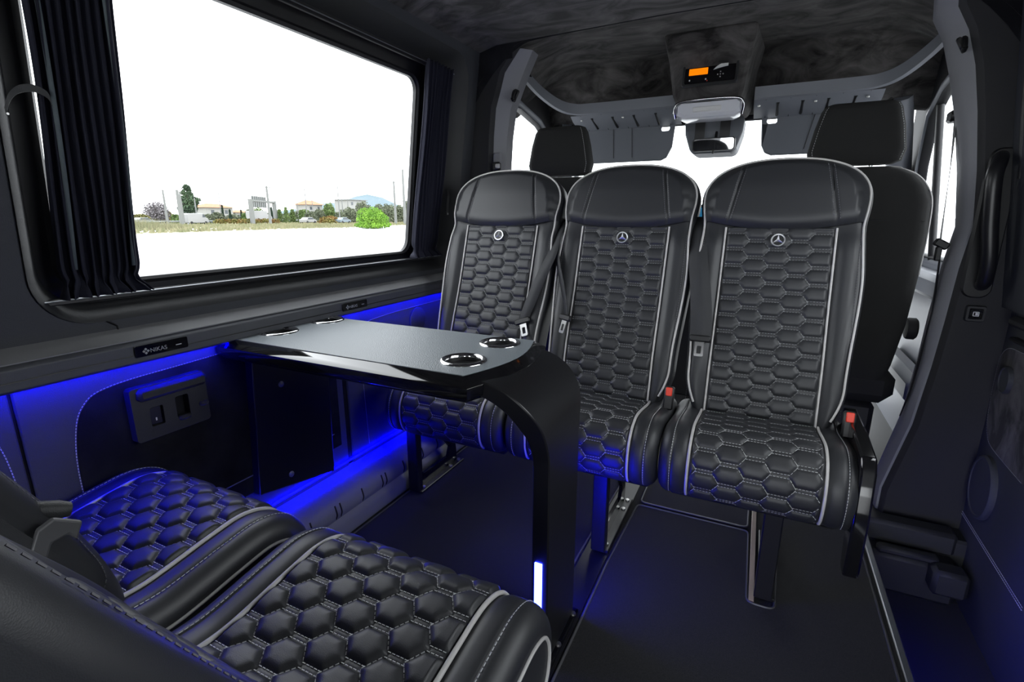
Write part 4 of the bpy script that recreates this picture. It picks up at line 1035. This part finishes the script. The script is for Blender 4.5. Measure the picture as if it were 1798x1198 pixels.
# ------------------------------------------------------------------ outside, seen through the side window
OUT=[
 ('tree', 'bare', -122.0, 68.7, 5.15, 5.8, 'leafless grey-violet tree left of the tall pine'),
 ('tree', 'pine', -127.3, 79.4, 9.15, 7.5, 'tall dark green pine beyond the road, left of the red-roofed villa'),
 ('tree', 'bush', -115.8, 69.5, 2.15, 2.8, 'small green bush at the foot of the tall pine'),
 ('tree', 'dry', -114.7, 61.3, 2.45, 3.6, 'low olive shrub at the far left behind the curtain edge'),
 ('tree', 'dry', -138.1, 80.7, 3.05, 2.7, 'brownish shrub between the leafless tree and the pine'),
 ('tree', 'bush', -117.9, 75.5, 2.55, 3.5, 'olive bush right beneath the tall pine'),
 ('tree', 'olive', -112.7, 74.3, 2.25, 2.9, 'grey-green olive tree before the red-roofed villa'),
 ('tree', 'olive', -115.7, 78.9, 2.75, 3.3, 'grey-green olive tree at the right corner of the villa'),
 ('tree', 'cyp', -115.1, 79.6, 4.65, 0.7, 'thin dark cypress touching the villa roof'),
 ('tree', 'cyp', -112.7, 79.7, 3.45, 0.8, 'thin dark cypress between the two red-roofed houses'),
 ('tree', 'cyp', -121.0, 88.7, 3.55, 0.6, 'thin dark cypress at the right end of the small house'),
 ('tree', 'bush', -114.9, 88.5, 3.95, 4.4, 'round green tree behind the road sign gantry'),
 ('tree', 'bush', -113.9, 84.7, 2.55, 2.3, 'green bush left of the gantry post'),
 ('tree', 'cyp', -116.7, 94.3, 4.35, 1.2, 'dark narrow tree behind the right gantry post'),
 ('tree', 'conif', -107.8, 89.4, 3.65, 2.0, 'young conifer just right of the gantry'),
 ('tree', 'conif', -105.3, 89.2, 4.15, 1.9, 'second young conifer right of the gantry'),
 ('tree', 'conif', -107.4, 92.9, 3.75, 2.1, 'young conifer before the white roadside wall'),
 ('tree', 'conif', -104.6, 93.0, 3.45, 2.1, 'young conifer under the left of the orange-roofed villa'),
 ('tree', 'olive', -101.7, 93.3, 3.15, 3.2, 'olive tree under the orange-roofed villa'),
 ('tree', 'olive', -103.1, 97.7, 3.75, 3.0, 'olive tree at the right foot of the orange-roofed villa'),
 ('tree', 'bush', -103.5, 101.6, 5.25, 3.4, 'tall green tree between the villa and the long white house'),
 ('tree', 'olive', -96.8, 98.4, 3.15, 3.6, 'grey-green tree in front of the long white house'),
 ('tree', 'olive', -96.2, 101.8, 4.05, 3.6, 'grey-green tree right of the long white house front'),
 ('tree', 'autumn', -91.5, 89.5, 2.05, 4.9, 'ochre shrub beside the guard rail'),
 ('tree', 'olive', -100.6, 111.3, 6.05, 5.6, 'large grey-green tree behind the bright green bush'),
 ('tree', 'olive', -97.3, 114.1, 5.45, 4.3, 'grey-green tree to the right behind the bright green bush'),
 ('tree', 'olive', -88.9, 108.1, 4.95, 4.0, 'grey-green tree left of the pair of tall poles'),
 ('tree', 'olive', -90.0, 113.7, 5.35, 3.9, 'grey-green tree between the two tall poles'),
 ('tree', 'olive', -90.7, 119.5, 6.45, 3.7, 'grey-green tree by the right curtain edge'),
 ('tree', 'bright', -51.4, 58.7, 3.35, 5.6, 'large bright green bush at the edge of the white lot'),
 ('tree', 'hedge', -101.2, 78.4, 1.35, 9.1, 'long rusty orange hedge along the road'),
 ('tree', 'hedge', -104.8, 73.4, 1.25, 5.1, 'rusty orange hedge before the small house'),
 ('pole', 'pole', -108.1, 62.7, 6.85, 0.33249999999999996, 'leaning timber utility pole left of the pine'),
 ('pole', 'pole', -100.9, 61.1, 6.65, 0.475, 'thick grey utility pole in front of the pine'),
 ('pole', 'pole', -106.7, 65.1, 6.65, 0.285, 'thin grey utility pole close beside the thick one'),
 ('pole', 'pole', -129.9, 75.0, 4.45, 0.19, 'short post beside the leaning timber pole'),
 ('pole', 'pole', -131.2, 72.7, 3.75, 0.19, 'short grey post before the leafless tree'),
 ('pole', 'pole', -118.1, 75.2, 5.85, 0.2375, 'grey post at the left corner of the villa'),
 ('pole', 'cross', -93.6, 75.1, 7.85, 0.38, 'timber pole with crossarm beside the gantry'),
 ('pole', 'lamp', -112.5, 99.2, 9.05, 0.1425, 'slim street lamp left of the orange-roofed villa'),
 ('pole', 'lamp', -103.7, 94.1, 8.45, 0.19, 'street lamp in front of the orange-roofed villa'),
 ('pole', 'lamp', -110.0, 102.0, 6.95, 0.1425, 'low street lamp right of the orange-roofed villa'),
 ('pole', 'lamp', -94.8, 96.2, 9.45, 0.19, 'tallest slim street lamp before the long white house'),
 ('pole', 'lamp', -104.7, 107.5, 7.05, 0.19, 'short street lamp just right of the tallest lamp'),
 ('pole', 'pole', -103.6, 108.5, 6.65, 0.1425, 'grey post before the long white house'),
 ('pole', 'lamp', -123.6, 85.0, 8.85, 0.1425, 'slim street lamp above the villa roof'),
 ('pole', 'cross', -75.3, 93.5, 9.35, 0.38, 'grey pole with crossarm, left of the tallest pole'),
 ('pole', 'pole', -70.6, 90.8, 11.45, 0.4275, 'tallest bare grey pole near the right curtain'),
 ('house', 'villa', -166.2, 111.3, 5.1, 11.0, -0.5, 'white villa with a low orange tiled roof behind the pine'),
 ('house', 'villa', -169.9, 123.4, 3.2, 5.9, -0.6, 'small white house with a pink tiled roof beside the villa'),
 ('house', 'villa', -169.5, 155.4, 7.4, 9.7, 2.8, 'white villa with an orange roof on the rise above the hedge trees'),
 ('house', 'flat', -158.0, 167.2, 7.8, 12.5, 3.3, 'long white two-storey house with a flat roof'),
 ('house', 'flat', -139.5, 182.9, 7.5, 5.1, 3.4, 'white house fragment beside the right curtain'),
 ('car', 'van', -108.2, 68.4, 0, 'white delivery van passing left of the villa'),
 ('car', 'truck', -104.2, 81.0, 0, 'white box truck under the gantry'),
 ('car', 'car', -110.1, 59.2, 1, 'silver car at the far left of the road'),
 ('car', 'car', -96.2, 87.5, 0, 'white car on the road by the street lamps'),
 ('car', 'car', -89.4, 91.6, 2, 'pale blue car on the road left of the bright bush'),
 ('gantry', -99.6, 75.5, -108.4, 88.6, 4.3, 5.3),
]
BELT=[
 (-135.9, 74.5, 3.7, 2.25, 'dry', 'low dry shrub under the leafless tree'),
 (-140.6, 80.6, 4.0, 2.35, 'olive', 'grey-green shrub right of the leafless tree'),
 (-134.1, 81.7, 3.9, 2.35, 'olive', 'grey-green shrub behind the thick pole'),
 (-133.4, 95.5, 4.3, 2.35, 'olive', 'low green shrub before the small pink-roofed house'),
 (-126.8, 96.0, 4.2, 3.75, 'olive', 'shrub directly behind the near gantry post'),
 (-130.3, 102.9, 4.4, 3.05, 'olive', 'shrub behind the gantry sign board, lower right'),
 (-124.5, 102.1, 4.3, 3.65, 'olive', 'shrub between the gantry and the first conifer'),
 (-118.6, 101.3, 4.2, 2.85, 'olive', 'low shrub between two young conifers'),
 (-122.5, 107.5, 4.4, 3.55, 'olive', 'shrub left of the orange-roofed villa'),
 (-117.4, 105.8, 4.3, 4.05, 'bush', 'green tree in front of the orange-roofed villa'),
 (-120.7, 112.5, 4.6, 3.35, 'bush', 'green tree right of the villa lamp'),
 (-115.1, 111.2, 4.4, 3.95, 'olive', 'shrub between villa and tall green tree'),
 (-109.6, 109.6, 4.3, 3.15, 'olive', 'shrub at the left foot of the long white house'),
 (-112.4, 116.6, 4.6, 3.85, 'olive', 'shrub at the middle of the long white house'),
 (-106.7, 115.2, 4.4, 3.05, 'bush', 'green tree just left of the bright bush'),
 (-109.0, 122.6, 4.7, 4.65, 'olive', 'shrub peeking above the bright bush'),
 (-104.2, 120.1, 4.5, 3.75, 'olive', 'broad shrub behind the bright bush top'),
 (-106.7, 127.2, 4.8, 4.45, 'olive', 'shrub right behind the bright bush'),
 (-101.2, 125.2, 4.6, 5.05, 'bush', 'green shrub at the pole with crossarm'),
 (-95.6, 123.2, 4.5, 4.15, 'olive', 'shrub at the foot of the tallest pole'),
 (-97.5, 130.7, 4.7, 4.95, 'bush', 'green shrub half behind the curtain'),
]
GZ=-.75
def near_edge(x): return 0
MO={}
MO['concrete']=mat('pale_concrete',(.42,.42,.42),.9,bump=(3,.2))
MO['verge']=mat('dry_grass_ground',(.17,.17,.10),.95,var=(.35,(.28,.26,.19),.4,.6))
MO['asphalt']=mat('grey_asphalt',(.13,.14,.145),.9)
MO['pine']=mat('pine_foliage',(.030,.055,.030),.9,var=(.5,(.06,.10,.045),.4,.6))
MO['bush']=mat('green_foliage',(.06,.10,.025),.9,var=(.6,(.12,.17,.05),.4,.6))
MO['olive']=mat('olive_foliage',(.07,.085,.05),.9,var=(.6,(.14,.155,.10),.4,.6))
MO['bright']=mat('bright_green_foliage',(.07,.17,.01),.9,var=(.8,(.17,.32,.03),.4,.6))
MO['bare']=mat('grey_twigs',(.10,.09,.09),.9,var=(.8,(.18,.16,.17),.4,.6))
MO['dry']=mat('dry_olive_foliage',(.10,.10,.03),.9,var=(.8,(.22,.20,.07),.4,.6))
MO['hedge']=mat('rusty_hedge_foliage',(.16,.075,.02),.9,var=(.8,(.14,.13,.03),.4,.6))
MO['cyp']=mat('cypress_foliage',(.012,.03,.015),.9)
MO['trunk']=mat('tree_bark',(.06,.05,.04),.9)
MO['pole']=mat('weathered_grey_pole',(.16,.165,.16),.8)
MO['wallw']=mat('white_render',(.27,.27,.26),.8)
MO['roof']=mat('orange_roof_tiles',(.33,.14,.07),.8,bump=(8,.3))
MO['pane']=mat('dark_house_window',(.05,.06,.07),.3)
MO['rail']=mat('galvanised_rail',(.15,.17,.18),.5)
MO['cw']=mat('white_car_paint',(.28,.28,.28),.3)
MO['cs']=mat('silver_car_paint',(.17,.18,.19),.3)
MO['cb']=mat('pale_blue_car_paint',(.13,.17,.2),.3)
MO['tyre']=mat('tyre_rubber',(.02,.02,.02),.8)
MO['sign']=mat('grey_sign_back',(.17,.18,.18),.6)
MO['hill']=mat('distant_hill',(.13,.17,.19),1,spec=0,var=(.01,(.16,.20,.22),.4,.6))
MO['straw']=mat('straw_grass',(.24,.22,.13),.9,var=(.8,(.15,.16,.08),.4,.6))
def P3(x,y,z): return (x,y,z)
# lot, verge, road as strips: their edges run along the measured lines of the lot edge
E0=Vector((-56.2,28.9)); E1=Vector((-66.2,88.6)); dr=(E1-E0).normalized(); nl=Vector((-dr.y,dr.x))   # nl points away from the van
def strip(a,b,z,name,mt,lab):
    A=E0-dr*300; B=E0+dr*600
    pts=[A+nl*a,B+nl*a,B+nl*b,A+nl*b]
    o=MB().prism([(p.x,p.y) for p in pts],lambda u,v,d:(u,v,d),z-.05,z).build(name,mt); return o
def strip0():
    pts=[(200,-250),(200,500)]+[tuple(E0+dr*600),tuple(E0-dr*300)]
    return MB().prism(pts,lambda u,v,d:(u,v,d),GZ-.05,GZ).build('concrete_lot',MO['concrete'])
o=strip0(); struct(o)
struct(strip(0,95,GZ+.01,'grass_verge',MO['verge'],''))
struct(strip(48,66,GZ+.06,'asphalt_road',MO['asphalt'],''))
struct(strip(95,900,GZ-.02,'far_ground',MO['verge'],''))
def leaves(m,c,rx,ry,rz,n,s,rg,shell=.55):
    for _ in range(n):
        while 1:
            p=Vector((rg.uniform(-1,1),rg.uniform(-1,1),rg.uniform(-1,1)))
            if shell<p.length<1: break
        q=Vector((c[0]+p.x*rx,c[1]+p.y*ry,c[2]+p.z*rz))
        a=Vector((rg.uniform(-1,1),rg.uniform(-1,1),rg.uniform(-1,1))).normalized()*s*rg.uniform(.6,1.3); b=a.orthogonal().normalized()*s*.5
        i=len(m.v); m.v+=[tuple(q-a),tuple(q+b),tuple(q+a),tuple(q-b)]; m.f.append((i,i+1,i+2,i+3))
def tree(kind,x,y,h,w,lab,idx):
    rg=random.Random(idx+5)
    nm={'pine':'pine_tree','bare':'leafless_tree','bush':'green_bush','olive':'olive_tree','bright':'green_bush','dry':'dry_shrub','hedge':'hedge','autumn':'dry_shrub','cyp':'cypress_tree','conif':'young_conifer'}[kind]
    t=thing(nm,lab,{'conifer':'tree'}.get(nm.split('_')[-1],nm.split('_')[-1]),(x,y,GZ+.005),0,'trees and bushes beyond the lot')
    m=MB(); r=w/2
    if kind=='pine':
        for k,(cx,cz,rr,rz) in enumerate([(0,.80,.35,.18),(-.35,.62,.45,.13),(.35,.60,.5,.12),(0,.55,.6,.15),(-.5,.38,.35,.1),(.55,.40,.4,.10),(-.1,.38,.55,.13),(.15,.93,.2,.08)]):
            leaves(m,(cx*r*.8,cx*r*.3*(-1)**k,cz*h),rr*r,rr*r,rz*h,330,.32,rg,.2)
        leaves(m,(0,0,.5*h),.5*r,.5*r,.35*h,400,.35,rg,0)
    elif kind in('cyp','conif'):
        for k in range(8):
            f=k/8; leaves(m,(0,0,h*(.08+.9*f)),r*(1-.75*f),r*(1-.75*f),h*.08,70,.22,rg,.1)
    elif kind=='hedge':
        d=Vector((.25,.97)) 
        for k in range(14):
            f=(k/13-.5)*w*1.15; leaves(m,(f*dr.x,f*dr.y,h*.45),w/18,.9,h*.5,70,.22,rg,.1)
    elif kind=='bright':
        for k in range(16):
            a=rg.uniform(0,2*PI); q=rg.uniform(0,.72)*r; zz=rg.uniform(.3,.72)*h*(1-.25*(q/r)**2)
            leaves(m,(q*math.cos(a),q*math.sin(a),zz),r*.34,r*.34,h*.27,260,.10,rg,.75)
        leaves(m,(0,0,h*.36),r*.85,r*.85,h*.36,1500,.14,rg,.6)
        leaves(m,(0,0,h*.16),r*.98,r*.98,h*.16,1300,.14,rg,.5)
    else:
        for k in range(7):
            a=rg.uniform(0,2*PI); q=rg.uniform(.15,.55)*r
            leaves(m,(q*math.cos(a),q*math.sin(a),h*rg.uniform(.30,.72)),r*.55,r*.55,h*.30,260,.24 if kind!='bare' else .16,rg,.3)
        leaves(m,(0,0,h*.45),r*.95,r*.95,h*.46,600,.26,rg,.2)
        if kind!='bare': leaves(m,(0,0,h*.22),r*1.15,r*1.15,h*.22,350,.24,rg,.2)
    m.build('foliage',MO[{'conif':'bush','autumn':'hedge'}.get(kind,kind)],t,fix=False)
    tm=MB().tube([(0,0,-.1),(0.05,0,h*.3),(0,.05,h*.62)],[.05*h**.6+.05,.035*h**.6+.04,.03],7)
    if kind in('bare','pine'):
        for k in range(7):
            a=k*2.4; tm.tube([(0,0,h*(.25+.05*k)),(math.cos(a)*r*.6,math.sin(a)*r*.6,h*(.5+.05*k))],[.1,.03],5)
    tm.build('trunk',MO['trunk'],t)
def pole(kind,x,y,h,r,lab):
    t=thing({'pole':'utility_pole','cross':'utility_pole','lamp':'street_lamp'}[kind],lab,'pole' if kind!='lamp' else 'street lamp',(x,y,GZ+.005),0,'poles along the road')
    MB().tube([(0,0,-.1),(0,0,h)],[r*.8,r*.5],8).build('mast',MO['pole'],t,smooth=60)
    if kind=='cross': MB().box(-.9*dr.x-.06,.9*dr.x+.06,-.9,.9,h-.35,h-.2).build('crossarm',MO['pole'],t)
    if kind=='lamp':
        MB().tube([(0,0,h-.05),(.3*dr.x,.5,h+.1),(.5*dr.x,.9,h+.12)],.05,6).build('arm',MO['pole'],t)
        MB().box(.5*dr.x-.15,.5*dr.x+.15,.8,1.5,h+.05,h+.2,.03).build('lamp_head',MO['pole'],t)
ang=math.atan2(dr.y,dr.x)
def house(kind,x,y,ztop,w,zb,lab):
    t=thing('house',lab,'house',(x,y,GZ+.0),ang)
    H=ztop-GZ; d=w*.55; rh=H*.22 if kind=='villa' else .3; wh=H-rh
    wlm=MB().box(-w/2,w/2,-d/2,d/2,0,wh).build('walls',MO['wallw'],t)
    if kind=='villa':
        MB().add([(-w/2-.8,-d/2-.8,wh),(w/2+.8,-d/2-.8,wh),(w/2+.8,d/2+.8,wh),(-w/2-.8,d/2+.8,wh),(-w*.22,0,H),(w*.22,0,H)],[(0,1,5,4),(1,2,5),(2,3,4,5),(3,0,4),(0,3,2,1)]).build('roof',MO['roof'],t)
    else: MB().box(-w/2-.6,w/2+.6,-d/2-.6,d/2+.6,wh,H).build('roof',MO['sign'],t)
    n=max(2,int(w/4))
    fl=[wh-2.0]+([wh-5.0] if wh>7 else [])
    for f in fl:
        for k in range(n):
            a=-w/2+w*(k+.5)/n
            for sd in (-1,1):
                MB().box(a-.6,a+.6,sd*d/2-.06,sd*d/2+.06,f,f+1.2).build('house_window',MO['pane'],t)
def car(kind,x,y,c,lab):
    t=thing({'van':'delivery_van','truck':'box_truck','car':'car'}[kind],lab,'vehicle',(x,y,GZ+.06+.005),ang)
    mt=MO[('cw','cs','cb')[c]]
    if kind=='van': prof=[(-2.5,.35),(-2.5,2.1),(-2.3,2.3),(1.2,2.3),(1.9,1.5),(2.5,1.15),(2.55,.35)]; ww=.95
    elif kind=='truck': prof=[(-3,.6),(-3,2.9),(1.2,2.9),(1.25,2.1),(2.2,2.1),(2.6,1.4),(2.65,.5)]; ww=1.1
    else: prof=[(-2.1,.35),(-2.15,.95),(-1.5,1.05),(-.9,1.45),(.5,1.45),(1.2,1.0),(2.0,.85),(2.1,.35)]; ww=.85
    MB().prism(prof,lambda a,b,d:(a,d,b),-ww,ww).build('body',mt,t,bevel=.08)
    x0,x1,z0,z1={'van':(1.05,1.75,1.5,2.1),'truck':(1.4,2.15,1.4,1.95),'car':(-1.1,.85,1.0,1.38)}[kind]
    MB().prism([(x0,z0),(x1+.1,z0),(x1-.3,z1),(x0+.1,z1)],lambda a,b,d:(a,d,b),-ww-.02,ww+.02).build('side_glass',MO['pane'],t)
    for a in (prof[0][0]+.75,prof[-1][0]-.8):
        for s in(-1,1): MB().lathe([(.0001,.1),(.33,.1),(.33,-.1),(.0001,-.1)],Matrix.Translation((a,s*(ww-.05),.33))@Matrix.Rotation(PI/2,4,'X'),16).build('wheel',MO['tyre'],t)
ti=0
for o in OUT:
    if o[0]=='tree': tree(o[1],o[2],o[3],o[4],o[5],o[6],ti); ti+=1
    elif o[0]=='pole': pole(*o[1:])
    elif o[0]=='house': house(*o[1:])
    elif o[0]=='car': car(*o[1:])
    elif o[0]=='gantry':
        x,y,x2,y2,zb_,zs=o[1:]
        t=thing('sign_gantry','grey steel road sign gantry seen from behind, over the road','road sign',(x,y,GZ+.005))
        L=Vector((x2-x,y2-y)); 
        for f in(0,1): MB().box(L.x*f-.35,L.x*f+.35,L.y*f-.35,L.y*f+.35,0,zb_-GZ+.3).build('post',MO['pole'],t)
        MB().tube([(0,0,zb_-GZ),(L.x,L.y,zb_-GZ)],.3,6).build('beam',MO['pole'],t)
        a=L.normalized()
        s_=MB(); 
        q=[(a.x*.6,a.y*.6),(a.x*(L.length*.62),a.y*(L.length*.62))]
        s_.add([(q[0][0],q[0][1],zb_-GZ-1.4),(q[1][0],q[1][1],zb_-GZ-1.4),(q[1][0],q[1][1],zs-GZ),(q[0][0],q[0][1],zs-GZ),(q[0][0]+.15,q[0][1],zb_-GZ-1.4),(q[1][0]+.15,q[1][1],zb_-GZ-1.4),(q[1][0]+.15,q[1][1],zs-GZ),(q[0][0]+.15,q[0][1],zs-GZ)],[(0,1,2,3),(4,7,6,5),(0,4,5,1),(1,5,6,2),(2,6,7,3),(3,7,4,0)])
        s_.build('sign_board',MO['sign'],t)
        rb=MB()
        for k in range(7):
            f=(k+.5)/7; px_=q[0][0]+(q[1][0]-q[0][0])*f; py_=q[0][1]+(q[1][1]-q[0][1])*f
            rb.box(px_+.15,px_+.35,py_-.08,py_+.08,zb_-GZ-1.4,zs-GZ)
        rb.build('sign_ribs',MO['pole'],t)
# guard rail, hills, straw tufts
A=E0+nl*46-dr*60; B=E0+nl*46+dr*160
t=thing('guard_rail','long galvanised guard rail between the grass and the road','guard rail',(A.x,A.y,GZ+.01))
MB().tube([(0,0,.7),((B-A).x,(B-A).y,.7)],.18,6).build('rail',MO['rail'],t)
pm=[ ]
for k in range(40):
    q=(B-A)*(k/39); MB().box(q.x-.07,q.x+.07,q.y-.07,q.y+.07,0,.6).build('post',MO['rail'],t)
def hill(pts,R,name,lab):
    m=MB()
    top=[];bot=[];back=[]
    for (x,y,h) in pts:
        v=Vector((x,y)).normalized(); bot.append((v.x*R*.9,v.y*R*.9,GZ-1)); top.append((v.x*R,v.y*R,h)); back.append((v.x*R*1.15,v.y*R*1.15,GZ-1))
    m.loft([bot,top,back],closed=False); m.build(name,MO['hill'],smooth=60)
    struct(COL.objects[name])
hill([(-79,61,2),(-78,62.6,12),(-76.5,64.4,16),(-74,67,24),(-72.4,69,34),(-70.2,71.2,38),(-69,72.3,46),(-68,73.2,54),(-66.5,74.8,60),(-64.5,76.5,52),(-63,77.8,38),(-61,79,22),(-58,81.5,8)],1500,'hills','')
def tuft(x,y,r,h,n,lab,seed,mt='straw'):
    rg=random.Random(seed); m=MB()
    for _ in range(n):
        a=rg.uniform(0,2*PI); q=r*rg.random()**.7; bx,by=q*math.cos(a),q*math.sin(a); hh=h*rg.uniform(.4,1)*(1-.4*q/r); lx,ly=rg.uniform(-.3,.3)*hh,rg.uniform(-.3,.3)*hh
        i=len(m.v); m.v+=[(bx-.03,by,0),(bx+.03,by+.02,0),(bx+lx,by+ly,hh)]; m.f.append((i,i+1,i+2))
    o=m.build('straw_grass',MO[mt],fix=False); o.location=(x,y,GZ+.01); tag(o,lab,'grass',kind='stuff')
tuft(-73.5,38.3,5.5,2.0,2600,'tall straw-coloured grass clump at the left end of the white lot',1)
tuft(-66,62,9,.9,1500,'dry reddish weeds in the middle of the verge',2)
m=MB(); rg=random.Random(3)
for _ in range(9000):
    s=rg.uniform(-20,120); a=rg.uniform(1,44)
    p=E0+dr*s+nl*a; hh=rg.uniform(.15,.55); i=len(m.v)
    m.v+=[(p.x-.12,p.y-.12,GZ),(p.x+.12,p.y+.12,GZ),(p.x+rg.uniform(-.1,.1),p.y,GZ+hh)]; m.f.append((i,i+1,i+2))
o=m.build('meadow_grass',MO['straw'],fix=False); tag(o,'dry yellow-green grass covering the verge between lot and road','grass',kind='stuff')
pts=[E0+dr*2+nl*6,E0+dr*22+nl*8,E0+dr*30+nl*12,E0+dr*4+nl*16]
struct(MB().prism([(p.x,p.y) for p in pts],lambda u,v,d:(u,v,d),GZ+.0,GZ+.03).build('bare_patch',MO['concrete']))

for k,(x,y,w,h,kd,lab) in enumerate(BELT):
    tree(kd,x,y,h,w,lab,60+k)
